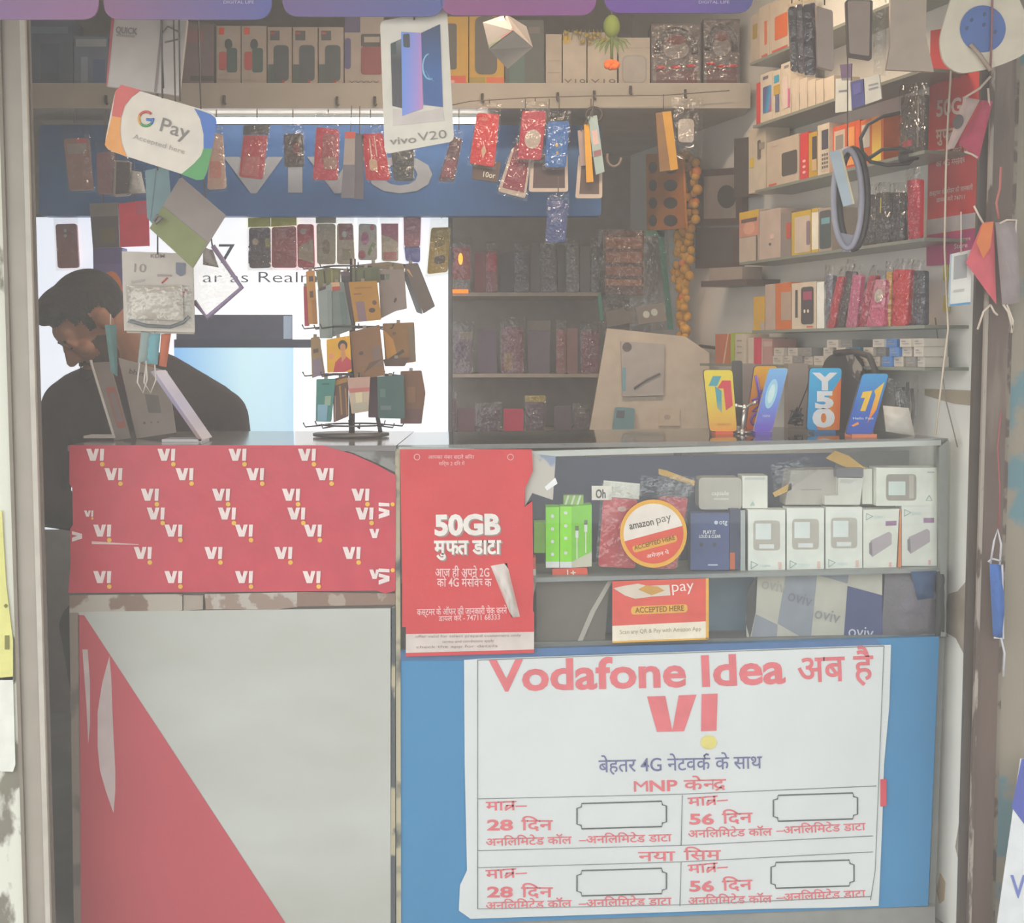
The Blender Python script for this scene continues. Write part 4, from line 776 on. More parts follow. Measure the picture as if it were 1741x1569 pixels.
# green toran hanging with a flower
DT = Y(3.62); g = G(); GRN = M('#4d5c2f', .6)
o = empty('flower_hanging', P(1038, 118, DT), 'small green leaf hanging with an orange flower before the loft', 'decoration')
g.ball(P(1040, 45, DT), (.022, .022, .03), M('#6a7a3a', .7)); build('moss_ball', g, o)
g = G()
for k in range(9):
    a = math.pi * (k - 4) / 9; g.flat([(1040, 62), (1040 + 26 * math.sin(a) - 3, 66 + 14 * math.cos(a)), (1040 + 34 * math.sin(a), 74 + 22 * math.cos(a)), (1040 + 22 * math.sin(a) + 4, 64 + 12 * math.cos(a))], DT, GRN, .004 * (k % 3))
g.ptube([(1040, 60), (1040, 104)], DT, .004, GRN, 6); build('leaf_spray', g, o)
g = G()
for k in range(7): g.ball(P(1040 + 8 * math.cos(k * .9), 110 + 4 * math.sin(k * .9), shift(DT, .004 * (k % 2))), (.010, .008, .009), M('#cf6a2c', .7), 8, 6)
build('flower', g, o); build('string', G().ptube([(1040, -40), (1040, 40)], DT, .0012, M('#55504a'), 4), o)
g = G(); rs = random.Random(2)
for k in range(24): g.ball(P(rs.uniform(958, 1046), rs.uniform(54, 72), shift(LF, .012)), (.006, .005, .005), M('#9c8a4a', .7), 6, 4)
for k in range(12): g.ptube([(960 + 7 * k, 50), (958 + 7 * k + rs.uniform(-6, 6), 68)], LF, .001, M('#8b8358', .7), 4, off=.01)
build('dried_garland', g, label='thin dried flower garland draped on top of the pale phone cartons', cat='garland')

# ================================================================== BACK SHELVES
GAIN, SAT = 1.6, 1.35
SB = Y(4.35); BW = M('#8d8277', .6)
o = empty('back_shelf_unit', P(890, 740, SB), 'pale three board wall shelf of cover packs right of light box', 'shelf')
SHZ = []
for px0, px1, y in ((764, 1022, 497), (768, 1024, 635), (744, 1020, 734)):
    a, b = P(px0, y, SB), P(px1, y, SB); SHZ.append(a.z); build('board', G().box(a.x, b.x, 4.345, 4.70, a.z - .012, a.z, BW), o)
GBK = 'cover packs on the back shelves'
ordn = ('first', 'second', 'third', 'fourth', 'fifth', 'sixth', 'seventh', 'eighth', 'ninth', 'tenth', 'eleventh', 'twelfth')
rows = [('top', 496.5, [(765, 800, 420, '#8d4f4c', 'pinkish red', 'lit'), (806, 826, 428, '#6a3b3c', 'dark red', None), (827, 845, 425, '#7a3a3e', 'red topped', 'redtop'), (850, 874, 430, '#343034', 'black', None), (876, 899, 428, '#37333a', 'near black', None), (902, 918, 412, '#5a504c', 'clear brown', None), (920, 946, 414, '#4d4441', 'dark brown', None), (948, 961, 416, '#3d3735', 'thin dark', None), (963, 984, 420, '#5d534e', 'clear grey', None), (986, 1003, 418, '#524946', 'smoky', None), (1005, 1020, 420, '#4b4441', 'dusky', None)]),
        ('middle', 634.5, [(770, 803, 562, '#6b5c60', 'mauve grey', 'blob'), (813, 845, 560, '#5a4c55', 'plum grey', None), (853, 890, 556, '#6e4248', 'maroon', 'gold'), (897, 935, 562, '#564a50', 'dark violet grey', 'tag'), (946, 962, 560, '#7d443f', 'brick red', None), (964, 982, 558, '#7a5550', 'dusty rose', None), (988, 1019, 562, '#74444a', 'wine red', None)]),
        ('bottom', 733.5, [(745, 775, 678, '#5b4650', 'dark plum', None), (777, 808, 694, '#5a4549', 'deep maroon', None), (811, 850, 692, '#54434a', 'dusky purple', None), (856, 890, 695, '#9c3f50', 'bright rose red', None), (894, 926, 684, '#54414a', 'dark with a yellow tag', 'ytag'), (942, 972, 690, '#50454a', 'charcoal', None), (976, 1004, 694, '#554a49', 'brown charcoal', None)])]
for rn, yb, its in rows:
    for k, (x0, x1, yt, c, nm, art) in enumerate(its):
        q = R(x0, yt, x1, yb); fn = None; d = SB if k % 2 == 0 else shift(SB, -.012)
        if art == 'redtop': fn = dec((0, .1, 1, .5, '#9a3540', 4))
        if art == 'blob': fn = dec(('c', .4, .45, .3, .2, '#54404d'), (.3, .02, 1, .2, '#857a70'))
        if art == 'gold': fn = dec((.1, .55, .5, .92, '#8d6f58'))
        if art == 'lit': fn = dec((.05, .1, .2, .35, '#5a3334'), (.0, .72, 1, 1, '#75706a'))
        lab = f'{nm} cover pack, {ordn[k]} from left on the {rn} back shelf'
        cover('phone_cover', lab, 'phone cover', q, d, c, fn, GBK, ('#6f655d' if art == 'tag' else '#8a7a3a' if art == 'ytag' else None), k % 2 == 0, .014, 3, .22)
# orange highlight on the red pack and a strip, both made to glow
g = G(); g.flat(circ(783, 440, 4, 10, 12), SB, M('#ff9a66', .4, emit=1.6), .004); build('orange_highlight', g, label='small glowing orange highlight on the pinkish red cover pack', cat='lamp')
build('lit_strip', G().slab(R(764, 492, 796, 498), SB, .006, M('#ff7a50', .4, emit=1.4), .012), label='glowing orange strip at the left end of top back shelf', cat='lamp')
# white leaning board with packets
DWB = Y(4.0)
o = build('white_board', G().slab([(1032, 558), (1165, 572), (1206, 600), (1206, 745), (1000, 745)], DWB, .02, M('#aaa093', .6)), label='large white board leaning below the marigold garland', cat='board')
build('earphone_packet', G().slab([(1056, 580), (1130, 585), (1128, 672), (1058, 674)], shift(DWB, .012), .008, M('#97908a', .4)), label='grey earphone packet with dark round mark on the white board', cat='packet')
g = G(); g.flat(circ(1066, 590, 8), shift(DWB, .012), M('#56504e'), .001).flat([(1058, 625), (1064, 625), (1064, 665), (1058, 665)], shift(DWB, .012), M('#6d8a94'), .001); g.ptube([(1078, 660), (1100, 645), (1122, 635)], shift(DWB, .012), .003, M('#5f5a5c'), 5); build('print', g, bpy.data.objects['earphone_packet'])
pbox('power_bank', 'small teal grey power bank lying before the white board', 'power bank', [(1046, 692), (1080, 694), (1076, 744), (1040, 744)], Y(3.965), .02, '#62797d', dec((.1, .1, .5, .35, '#4a5054'), (.2, .8, .6, .9, '#8d989a')), None, 0, 5)
pbox('small_card', 'small pale square card leaning on the white board', 'card', R(1120, 694, 1156, 724), shift(DWB, .006), .002, '#a99e90', dec(('c', .4, .5, .15, .15, '#8d8276')))
zt_ = P(1100, 745, DWB).z; xa_, xb_ = P(990, 745, DWB).x, P(1180, 745, DWB).x
o = empty('side_table', ((xa_ + xb_) / 2, 4.03, FZ), 'narrow low table that the white board leans up from', 'table')
build('table_top', G().box(xa_, xb_, 3.92, 4.14, zt_ - .02, zt_, M('#8d8074', .6)), o)
for dx in (xa_ + .03, xb_ - .03):
    for dy in (3.95, 4.11): build('leg', G().box(dx - .015, dx + .015, dy - .015, dy + .015, FZ, zt_ - .02, M('#6d6157', .6)), o)
# bag bundles left of garland
DBN = Y(4.25)
o = build('bag_pouch', G().bag([(1016, 390), (1135, 388), (1145, 560), (1024, 570)], DBN, .03), label='large clear pouch with green edges hanging right of back shelves', cat='plastic bag')
for q in ([(1118, 392), (1128, 392), (1145, 560), (1135, 560)], [(1016, 500), (1022, 500), (1026, 545), (1020, 545)], [(1095, 392), (1130, 392), (1130, 402), (1098, 402)]): build('green_edge', G().slab(q, DBN, .002, M('#3f7060', .5), .004), o)
pbox('orange_strip_card', 'dark card of orange strip packets inside the clear pouch', 'card', [(1026, 392), (1096, 392), (1094, 502), (1028, 500)], shift(DBN, -.01), .01, '#5a3f34', dec((.05, .1, .95, .28, '#80503a'), (.05, .33, .95, .5, '#85533a'), (.05, .56, .95, .7, '#80503a'), (.05, .76, .95, .86, '#8b5a3c')))
pbox('silver_packet', 'flat silver packet with two white coins below clear pouch', 'packet', [(1080, 522), (1128, 514), (1134, 545), (1086, 552)], shift(DBN, .03), .006, '#7d756c', dec(('c', .33, .5, .12, .2, '#c9c1b4'), ('c', .62, .45, .12, .2, '#cfc7ba')))
pbox('grey_packet', 'flat grey packet left of the silver packet', 'packet', [(1030, 530), (1076, 520), (1080, 548), (1032, 556)], shift(DBN, .025), .006, '#6b645d')

# ================================================================== RIGHT WALL SHELVES
GAIN, SAT = 1.2, 1.3
WF = WR(.11)
def wz(px, py): return P(px, py, WF).z
KS = [wz(1310, 92), wz(1350, 190), wz(1350, 308), wz(1400, 427), wz(1430, 557), wz(1430, 622)]
KL = [1275, 1280, 1284, 1257, 1279, 1190]
def colP(px, z, pl):
    lo_, hi_ = -400, 1900
    for _ in range(40):
        m = (lo_ + hi_) / 2
        if P(px, m, pl).z > z: lo_ = m
        else: hi_ = m
    return (px, (lo_ + hi_) / 2)
SG = M('#77796f', .3, var=.04)
for k in range(6):
    a = P(*colP(KL[k], KS[k], WF), WF); b = P(*colP(1572, KS[k], WF), WF); ba = a - NW * .11; b2 = b - NW * .11; t = Vector((0, 0, .007))
    build('wall_shelf', G().add([a, b, b2, ba, a - t, b - t, b2 - t, ba - t], [(0, 1, 2, 3), (7, 6, 5, 4), (0, 4, 5, 1), (1, 5, 6, 2), (2, 6, 7, 3), (3, 7, 4, 0)], SG),
          label=('topmost glass shelf on the right wall', 'second glass shelf from the top on the right wall', 'third glass shelf from the top on the right wall', 'fourth glass shelf from the top on the right wall', 'fifth glass shelf from the top on the right wall', 'lowest glass shelf on the right wall, behind the phones')[k], cat='shelf', group='glass shelves on the right wall')
def wbox(name, label, k, x0, x1, yt, col, fn=None, depth=.07, w=.10, cat='box', grp=None, r=0, sides=None, make=pbox, lift=0):
    pl = WR(w); zb = KS[k] + lift; zt_ = P(x0, yt, pl).z
    q = [colP(x0, zt_, pl), colP(x1, zt_, pl), colP(x1, zb, pl), colP(x0, zb, pl)]
    return make(name, label, cat, q, pl, depth, col, fn, grp, 0, r, sides)
GW = 'boxes on the right wall shelves'
wbox('phone_box', 'beige carton with gold flowers at left end of topmost wall shelf', 0, 1277, 1290, 28, '#a89c8d', dec((.2, .2, .8, .5, '#8f7a45')), grp=GW)
wbox('phone_box', 'white carton with thin orange bar on topmost wall shelf', 0, 1291, 1308, 14, '#b3a797', dec((.5, .3, .75, .75, '#b8664a'), (.2, .92, .8, .96, '#b0554a')), grp=GW)
wbox('phone_box', 'white carton with orange square print on topmost wall shelf', 0, 1309, 1342, 7, '#b3a797', dec((.25, .3, .9, .75, '#b8643f', 3), (.1, .92, .9, .96, '#b0554a')), grp=GW)
wbox('red_book', 'narrow red carton edge at left end of second wall shelf', 1, 1286, 1292, 142, '#b4423f', None, grp=GW)
wbox('phone_box', 'white phone carton with blue red screen on second wall shelf', 1, 1293, 1313, 128, '#c2b7a6', dec((.2, .06, .65, .12, '#6b6577'), (.2, .27, .9, .8, GR([(0, '#4b4a70'), (.5, '#3f8bb0'), (1, '#b0486a')], (1, 0, -.6), .4), 2)), grp=GW)
wbox('phone_box', 'white phone carton with gold bow on second wall shelf', 1, 1314, 1327, 122, '#c2b7a6', dec((.15, .1, .8, .25, '#4f93ab'), (.1, .3, .9, .5, '#a98c3c'), (.3, .5, .8, .85, '#5a5f7a')), grp=GW)
wbox('phone_box', 'white phone carton with pink screen on second wall shelf', 1, 1328, 1344, 110, '#c2b7a6', dec((.3, .05, .8, .1, '#7d7880'), (.2, .25, .7, .85, '#cbbab2', 2), (.7, .5, .9, .85, '#b86a8a')), grp=GW)
for i, (a, b, t) in enumerate(((1345, 1358, 136), (1359, 1372, 136), (1373, 1386, 138), (1387, 1400, 138), (1401, 1418, 134))):
    wbox('plain_box', f'plain white carton, {ordn[i]} of five blanks on second wall shelf', 1, a, b, t, '#beb2a2', dec((.0, .4, .05, 1, '#a89c8c')), grp=GW)
wbox('charger_box', 'white cable carton with curled cable print on third wall shelf', 2, 1273, 1302, 222, '#b9ae9d', dec((.05, .45, .3, .6, '#c2a94a'), (.5, .2, .7, .5, '#5d564d', 5), (.6, .25, .9, .35, '#8d857a')), w=.09, grp=GW, lift=.0)
wbox('charger_box', 'large pale carton with black adapter print on third wall shelf', 2, 1304, 1358, 243, '#b0a394', dec((.46, .32, .95, .82, '#47403c', 4), (.2, .12, .35, .13, '#8d7a6a'), (.05, .92, .3, .96, '#b5604f')), w=.10, grp=GW)
wbox('red_box', 'slim red carton with white dots on third wall shelf', 2, 1360, 1374, 228, '#b4403f', dec(('c', .5, .6, .2, .03, '#d9b0a8'), ('c', .5, .72, .2, .03, '#d9b0a8'), ('c', .5, .84, .2, .03, '#d9b0a8')), grp=GW)
wbox('phone_box', 'slim yellow phone carton on third wall shelf', 2, 1375, 1389, 227, '#ab8b3a', dec((.4, .1, .95, .6, '#3a3635'), (.4, .6, .95, .85, '#b59d7c')), grp=GW)
def keypad(g, q, pl):
    g.flat(rnd(SUB(q, .25, .1, .95, .93), 4), pl, M('#b5aa9a'), .0008); g.flat(SUB(q, .35, .12, .9, .5), pl, M('#3c3a44', .3), .0012)
    for a in range(3):
        for b in range(4): g.flat(SUB(q, .36 + .19 * a, .58 + .08 * b, .5 + .19 * a, .63 + .08 * b), pl, M('#5a534c'), .0012)
wbox('phone_box', 'white carton with keypad phone print on third wall shelf', 2, 1390, 1410, 214, '#bfb4a3', keypad, grp=GW)
wbox('phone_box', 'orange red carton with grey phone print on third wall shelf', 2, 1416, 1462, 217, '#b75a40', dec((.05, .1, .45, .9, '#b9a797'), (.1, .2, .38, .5, '#7d7872'), (.52, .1, .8, .9, '#c58a5c')), grp=GW, w=.09)
wbox('phone_box', 'tall orange and yellow carton at right of third wall shelf', 2, 1463, 1502, 206, '#b4643f', dec((.05, .1, .4, .6, '#b8b0a5'), (.5, .0, .9, .95, GR([(0, '#cfc06a'), (1, '#cf8250')], (0, 0, 1), .5))), grp=GW, w=.09)
wbox('photo_box', 'yellow topped carton with printed face on fourth wall shelf', 3, 1257, 1290, 362, '#b0a294', dec((0, 0, 1, .14, '#c2a138'), (0, .14, 1, .5, '#b88674'), ('c', .5, .34, .3, .13, '#c79a86'), (.1, .15, .9, .22, '#5a4438'), (.85, .5, .92, 1, '#5d564f')), grp=GW)
wbox('plain_box', 'plain beige carton with tiny black dot on fourth wall shelf', 3, 1291, 1327, 360, '#ae9e93', dec(('c', .5, .7, .06, .03, '#4a4340'), (.5, .5, .7, .6, '#c4aa9c')), grp=GW)
wbox('slim_box', 'slim grey carton with red tab on fourth wall shelf', 3, 1328, 1345, 362, '#7d736d', dec((.5, .25, .95, .6, '#a5503f')), grp=GW)
wbox('phone_box', 'yellow edged carton with pale phone print on fourth wall shelf', 3, 1346, 1379, 362, '#b39a4c', dec((.15, .12, .95, .95, '#b9ab9c', 3), (.75, .25, .95, .8, '#7a6a72', 4)), grp=GW)
wbox('phone_box', 'bright white carton edge on fourth wall shelf', 3, 1380, 1391, 355, '#d9d3c4', dec((.0, .0, 1, .08, '#b59a45'), (.0, .92, 1, 1, '#b59a45')), grp=GW)
wbox('phone_box', 'carton with dark green phone print on fourth wall shelf', 3, 1392, 1414, 356, '#9a8d80', dec((.05, .05, .95, .93, '#4b4a4c', 5), (.2, .22, .85, .36, '#6d8f94'), (.1, .4, .9, .9, '#3f4645')), grp=GW)
wbox('yellow_box', 'yellow carton at left end of fifth wall shelf', 4, 1281, 1300, 505, '#b8942f', dec((.6, .75, 1, 1, '#a3988a')), grp=GW)
wbox('plain_box', 'pale pink carton beside the yellow one on fifth wall shelf', 4, 1301, 1318, 484, '#a89689', None, grp=GW)
wbox('phone_box', 'orange edged carton with grey label on fifth wall shelf', 4, 1319, 1345, 482, '#b5693f', dec((.35, .2, 1, .8, '#a08d7c')), grp=GW)
wbox('phone_box', 'cream carton with black phone print on fifth wall shelf', 4, 1346, 1388, 482, '#c4b7a5', dec((.14, .15, .24, .75, '#4a433e'), (.38, .1, .88, .9, '#3c3437', 5), (.46, .2, .82, .38, '#8f4a5c'), ('c', .52, .62, .04, .04, '#d9d0c2'), ('c', .66, .62, .04, .04, '#d9d0c2'), (.6, .94, .85, .97, '#b5604f')), grp=GW)
wbox('bright_box', 'shiny white carton edge beside the cream carton', 4, 1389, 1401, 480, '#efe8da', None, grp=GW)
# bagged covers leaning on the fifth and fourth wall shelves
GV = 'bagged covers on the right wall shelves'
def wcover(label, q, w, col, fn=None, head=None, bag=True, k=None):
    pl = WR(w)
    if k is not None: q = [q[0], q[1], colP(q[2][0], KS[k], pl), colP(q[3][0], KS[k], pl)]
    return cover('phone_cover', label, 'phone cover', q, pl, col, fn, GV, head, bag, .012, 4, .2)
wcover('slate grey bagged cover first after the shiny carton', [(1404, 468), (1416, 468), (1414, 556), (1404, 556)], .10, '#6d6a76', k=4)
wcover('red bagged cover slanting beside the slate grey cover', [(1424, 470), (1436, 470), (1418, 556), (1405, 556)], .105, '#b03a42', k=4)
wcover('dark bagged cover slanting between red and pink covers', [(1438, 460), (1452, 462), (1434, 556), (1418, 556)], .10, '#453d3b', k=4)
wcover('pink glitter bagged cover on fifth wall shelf', [(1450, 466), (1464, 468), (1456, 556), (1438, 556)], .11, '#b5657e', k=4)
wcover('crimson bagged cover slanting right of the pink glitter one', [(1478, 468), (1490, 468), (1470, 556), (1456, 556)], .105, '#9a3846', k=4)
wcover('pink white bagged cover with pale round patch on fifth shelf', [(1488, 475), (1506, 475), (1502, 556), (1472, 556)], .12, '#c0607a', dec((.1, 0, 1, .35, '#b9848c'), ('c', .5, .35, .35, .14, '#bdb3a8'), (.15, .55, .9, .6, '#d08a9c')), k=4)
wcover('narrow gold bagged cover on fifth wall shelf', [(1507, 462), (1516, 462), (1514, 556), (1506, 556)], .11, '#b8934a', k=4)
wcover('wide red bagged cover right of the gold one', [(1519, 458), (1548, 458), (1540, 556), (1516, 556)], .11, '#b5343c', k=4)
wcover('dark blue grey bagged cover at right end of fifth wall shelf', [(1550, 460), (1571, 460), (1571, 556), (1542, 556)], .10, '#46464e', dec((.2, .1, .3, .8, '#6d6a6b')), k=4)
wcover('black bagged cover nearest the watch strap on fourth wall shelf', [(1470, 332), (1488, 330), (1486, 415), (1466, 415)], .10, '#3a3633', k=3)
wcover('black bagged cover second from the watch strap on fourth shelf', [(1490, 328), (1512, 326), (1510, 412), (1488, 412)], .105, '#3d3936', dec((.3, .1, .4, .4, '#b8a84e')), k=3)
wcover('black bagged cover third from the watch strap on fourth shelf', [(1514, 328), (1538, 326), (1536, 410), (1512, 410)], .10, '#363231', k=3)
wcover('shiny red bagged cover on the fourth wall shelf', [(1542, 306), (1563, 304), (1562, 405), (1544, 405)], .11, '#b33544', k=3)
wcover('dark grey bagged cover above the cable loop on third shelf', [(1532, 165), (1572, 160), (1570, 290), (1530, 290)], .10, '#4a433f', dec((.1, .75, .5, .85, '#a5404a'), (.7, .02, .78, .9, '#7a726a')), k=2)
# standing cards hung in front of the second shelf
WC = WR(.16)
GC2 = 'small cards hung before the second wall shelf'
pbox('shelf_card', 'pale blue white card hung left of the blue phone card', 'card', [(1421, 134), (1446, 132), (1448, 188), (1420, 192)], WC, .002, '#b7b9b4', dec((.2, .35, .8, .4, '#70757c')), GC2)
pbox('shelf_card', 'dark blue phone shaped card hung between two pale cards', 'card', [(1445, 140), (1467, 134), (1470, 178), (1449, 186)], WC, .003, '#474b78', dec((.2, .1, .8, .5, '#5a5a8a')), GC2)
pbox('shelf_card', 'pale blue white card hung right of the blue phone card', 'card', [(1469, 132), (1495, 127), (1499, 168), (1471, 178)], WC, .002, '#b3b6b2', dec((.25, .3, .85, .35, '#7d8288'), (.25, .45, .85, .5, '#7d8288')), GC2)
pbox('shelf_card', 'small violet card above the blue phone card', 'card', [(1428, 110), (1448, 108), (1447, 137), (1431, 137)], WC, .002, '#5a4d66', None, GC2)
# lowest shelf: small stock boxes
wbox('small_box', 'rust orange carton at left end of lowest wall shelf', 5, 1216, 1241, 568, '#a9654a', dec(('p', [(.5, 1), (.85, 0), (.92, 0), (.62, 1)], '#c9a890')), grp='cartons on the lowest wall shelf')
wbox('small_box', 'slim lime green carton on lowest wall shelf', 5, 1242, 1249, 566, '#94a04a', None, grp='cartons on the lowest wall shelf')
wbox('small_box', 'white speckled carton beside the lime green one', 5, 1250, 1268, 568, '#b9ae9f', dec((.15, .2, .6, .24, '#8d857a'), (.15, .4, .6, .44, '#8d857a'), (.15, .6, .6, .64, '#8d857a')), grp='cartons on the lowest wall shelf')
wbox('small_box', 'white and crimson carton on lowest wall shelf', 5, 1272, 1296, 574, '#bfb2a4', dec((.4, .0, .95, 1, '#b84152')), grp='cartons on the lowest wall shelf')
wbox('small_box', 'dull rose carton beside the white and crimson one', 5, 1297, 1313, 576, '#a5807a', dec((.0, .1, 1, .3, '#b39a90')), grp='cartons on the lowest wall shelf')
GS = 'little white stock cartons on the lowest wall shelf'
nm = 0
for r_, (ytop, xs_, lift) in enumerate(((602, [1314, 1330, 1347, 1364], 0), (579, [1314, 1336], .026), (568, [1404, 1424, 1443], .034), (604, [1380, 1400, 1490, 1510, 1530, 1550], 0), (586, [1440, 1460, 1482, 1526, 1546], .018), (567, [1488, 1520, 1540, 1556], .038))):
    pass
rowsS = [(0.0, .022, [1314, 1331, 1348, 1366, 1384, 1402, 1420, 1440, 1460, 1480, 1500, 1520, 1540, 1556], 'bottom'), (.0225, .020, [1316, 1340, 1364, 1400, 1422, 1446, 1468, 1490, 1512, 1534, 1554], 'middle'), (.043, .018, [1406, 1430, 1484, 1506, 1530, 1552], 'top')]
for lift, hgt, xs_, rn in rowsS:
    for i, x in enumerate(xs_):
        pl = WR(.10 - .006 * (i % 2)); x1 = x + (16 if rn != 'top' else 19); zb = KS[5] + lift + .0005
        q = [colP(x, zb + hgt, pl), colP(x1, zb + hgt, pl), colP(x1, zb, pl), colP(x, zb, pl)]
        c = '#5f7fae' if (rn, i) in (('top', 3), ('middle', 8), ('bottom', 10)) else ('#7d7a78' if (i * 7 + len(rn)) % 5 == 0 else '#b9b2a8')
        if (rn, i) == ('middle', 5): c = '#4d7d92'
        word = 'blue' if c == '#5f7fae' else 'grey' if c == '#7d7a78' else 'teal' if c == '#4d7d92' else 'white'
        pbox('stock_carton', f'little {word} stock carton, number {i + 1} from left in {rn} row of the lowest wall shelf', 'box', q, pl, .06, c, dec((.15, .25, .5, .4, '#8b8784'), (.15, .55, .8, .65, '#9a9590')), GS)

# ================================================================== PICTURES AND GARLAND ON THE RIGHT WALL
GAIN, SAT = 1.3, 1.2
PF = WR(.02)
FR = '#4b3a35'
def frame(label, q, pic, fn=None):
    o = build('picture_frame', G().slab(q, PF, .018, M(FR, .4)), label=label, cat='picture'); 
    g = G(); g.flat(SUB(q, .16, .12, .86, .88), PF, M(pic, .5), .0012)
    if fn: fn(g, q)
    build('picture', g, o)
frame('upper dark framed picture with black rosette beside the garland', [(1184, 290), (1262, 284), (1262, 382), (1184, 384)], '#8a8078', lambda g, q: g.flat(circ(*UV(q, .66, .5), 16, 20, 16), PF, M('#2f2927'), .003))
frame('lower dark framed picture below the upper framed one', [(1182, 388), (1258, 386), (1256, 454), (1182, 456)], '#4d4441')
pbox('wooden_plaque', 'narrow dark brown panel at left of the third wall shelf', 'panel', [(1248, 236), (1273, 233), (1273, 334), (1248, 336)], WR(.055), .03, '#463b38')
pbox('wall_ledge', 'dark wooden wall ledge below the framed pictures', 'ledge', [(1192, 478), (1270, 474), (1270, 484), (1192, 488)], WR(.10), .10, '#4f3f39')
pbox('beige_carton', 'flat beige carton resting on the dark wooden ledge', 'box', [(1205, 456), (1262, 453), (1262, 474), (1205, 478)], WR(.08), .06, '#978a7d')
g = G(); g.tube([P(1174, 618, PF), P(1174, 618, PF) + NW * .03], .028, M('#4d4642', .5), 16); build('round_wall_knob', g, label='dark round knob on the right wall beside the garland end', cat='knob')
g = G(); g.ptube([(1196, 660), (1192, 672), (1196, 690)], PF, .006, M('#4a423d', .5), 6); g.ball(P(1195, 664, shift(PF, .006)), .012, M('#4a423d', .5)); g.ball(P(1190, 690, shift(PF, .006)), .010, M('#554b44', .5)); build('key_bunch', g, label='small dark key bunch hanging on the wall above the counter end', cat='keys')
g = G(); g.ptube([(1168, 598), (1190, 588), (1220, 592), (1236, 600)], PF, .005, M('#3f3835', .5), 6); build('black_handle_strap', g, label='black curved strap on the right wall above the round knob', cat='strap')
g = G(); rs = random.Random(11)
GP = WR(.06); pth = [(1168, 262), (1172, 330), (1166, 400), (1160, 470), (1162, 540), (1158, 600), (1156, 665)]
for i in range(140):
    t = i / 139 * 5.999; k = int(t); u = t - k; x = pth[k][0] * (1 - u) + pth[k + 1][0] * u; y = pth[k][1] * (1 - u) + pth[k + 1][1] * u
    wdt = 15 if y < 480 else 7
    g.ball(P(x + rs.uniform(-wdt, wdt), y + rs.uniform(-3, 3), shift(GP, rs.uniform(-.01, .01))), rs.uniform(.011, .017), M(('#c08f2c', '#cba02e', '#c0702c')[0 if i % 9 else 2] if i % 2 else '#b98a30', .8), 7, 5)
build('marigold_garland', g, label='long yellow marigold garland hanging down the right wall', cat='garland')
o = build('orange_strip_sheet', G().slab([(1098, 262), (1160, 258), (1166, 388), (1100, 392)], WR(.10), .006, M('#b87535', .5)), label='hanging sheet of orange packets with dark oval windows', cat='packet')
g = G()
for r_ in range(4):
    for c_ in range(2):
        x, y = 1106 + 30 * c_ + 4, 285 + 30 * r_; g.flat(circ(x, y, 7 if c_ == 0 else 12, 10, 14), WR(.10), M('#3f3630', .5), .001)
build('print', g, o)
o = build('gold_box', G().slab([(1115, 192), (1141, 189), (1153, 287), (1122, 292)], Y(3.74), .03, M('#7a5a35', .5)), label='open gold and black carton hanging under the loft, right part', cat='box')
build('gold_side', G().slab([(1126, 190), (1141, 189), (1153, 287), (1140, 290)], Y(3.74), .001, M('#b88a35', .5), .002), o); string(o, [(1128, 188), (1128, 160)], Y(3.75))
o = build('silver_pouch', G().bag([(1140, 165), (1196, 165), (1194, 268), (1148, 272)], Y(3.74), .012), label='clear brownish pouch holding a white earphone case under the loft', cat='plastic bag')
build('earphone_case', G().slab(rnd(R(1153, 202, 1180, 242), 8), Y(3.74), .012, M('#b5ada4', .3)), o)
# ================================================================== COVERS HUNG UNDER THE LOFT
GAIN, SAT = 1.7, 1.3
H1 = Y(3.776); H2 = Y(3.787); H0 = Y(3.762)
GH = 'phone covers hanging under the loft'
def hc(label, q, pl, col, fn=None, head=None, hang=186, bag=True, r=5, up=None): return cover('phone_cover', label, 'phone cover', q, pl, col, fn, GH, head, bag, .010, r, up, hang)
hc('dusty pink bagged cover at the far left under the loft', [(108, 236), (150, 234), (158, 322), (118, 324)], H1, '#8a6f6c', dec((.5, 0, .9, .12, '#a3525c'), (.1, .1, .9, .3, '#8d8783')))
hc('mauve bagged cover second from left under the loft', [(164, 260), (196, 256), (192, 330), (166, 330)], H1, '#7f6168')
hc('dark framed cover with pale border below the payment card', [(194, 272), (222, 274), (222, 332), (192, 334)], H1, '#a39c98', dec((.14, .04, .95, .94, '#4a464d')))
o = build('clear_bag', G().bag([(216, 276), (250, 280), (248, 336), (216, 334)], H0, .02), label='shiny clear bag hanging right of the dark framed cover', cat='plastic bag')
build('silver_lining', G().bag([(222, 290), (240, 292), (248, 328), (218, 330)], H1, .01, M('#d5cfc6', .3, bump=.5, bscale=30)), o)
hc('pale pink crinkled bag right of the payment card', [(358, 226), (378, 228), (384, 320), (352, 322)], H1, '#b39a90', dec((.1, .5, .8, .8, '#b98078')))
hc('salmon red cover with dark header under the tube light', [(414, 230), (455, 230), (446, 305), (406, 300)], H1, '#a34a54', dec((.1, .5, .8, .95, '#a8666a')), '#4b4a4f')
hc('dark brown bagged cover right of the salmon red one', [(482, 228), (515, 226), (516, 283), (484, 284)], H1, '#43393a', dec((.5, .3, .8, .6, '#6a3c3c')))
hc('crimson cover in a crumpled bag left of the grey card strips', [(538, 216), (576, 220), (574, 306), (532, 305)], H1, '#a33c4a', dec((.3, .1, .9, .7, '#84424a', 8), (.4, .55, .95, .8, '#8a6a64', 6)))
pbox('card_strip', 'light grey card strip hanging with a dark grey lower half', 'card', [(587, 224), (604, 224), (602, 336), (580, 336)], H0, .004, '#8b8684', dec((0, 0, 1, .1, '#a3564e'), (0, .5, 1, 1, '#62626a')), None); string(bpy.data.objects['card_strip'], [(596, 226), (598, 180)], H1)
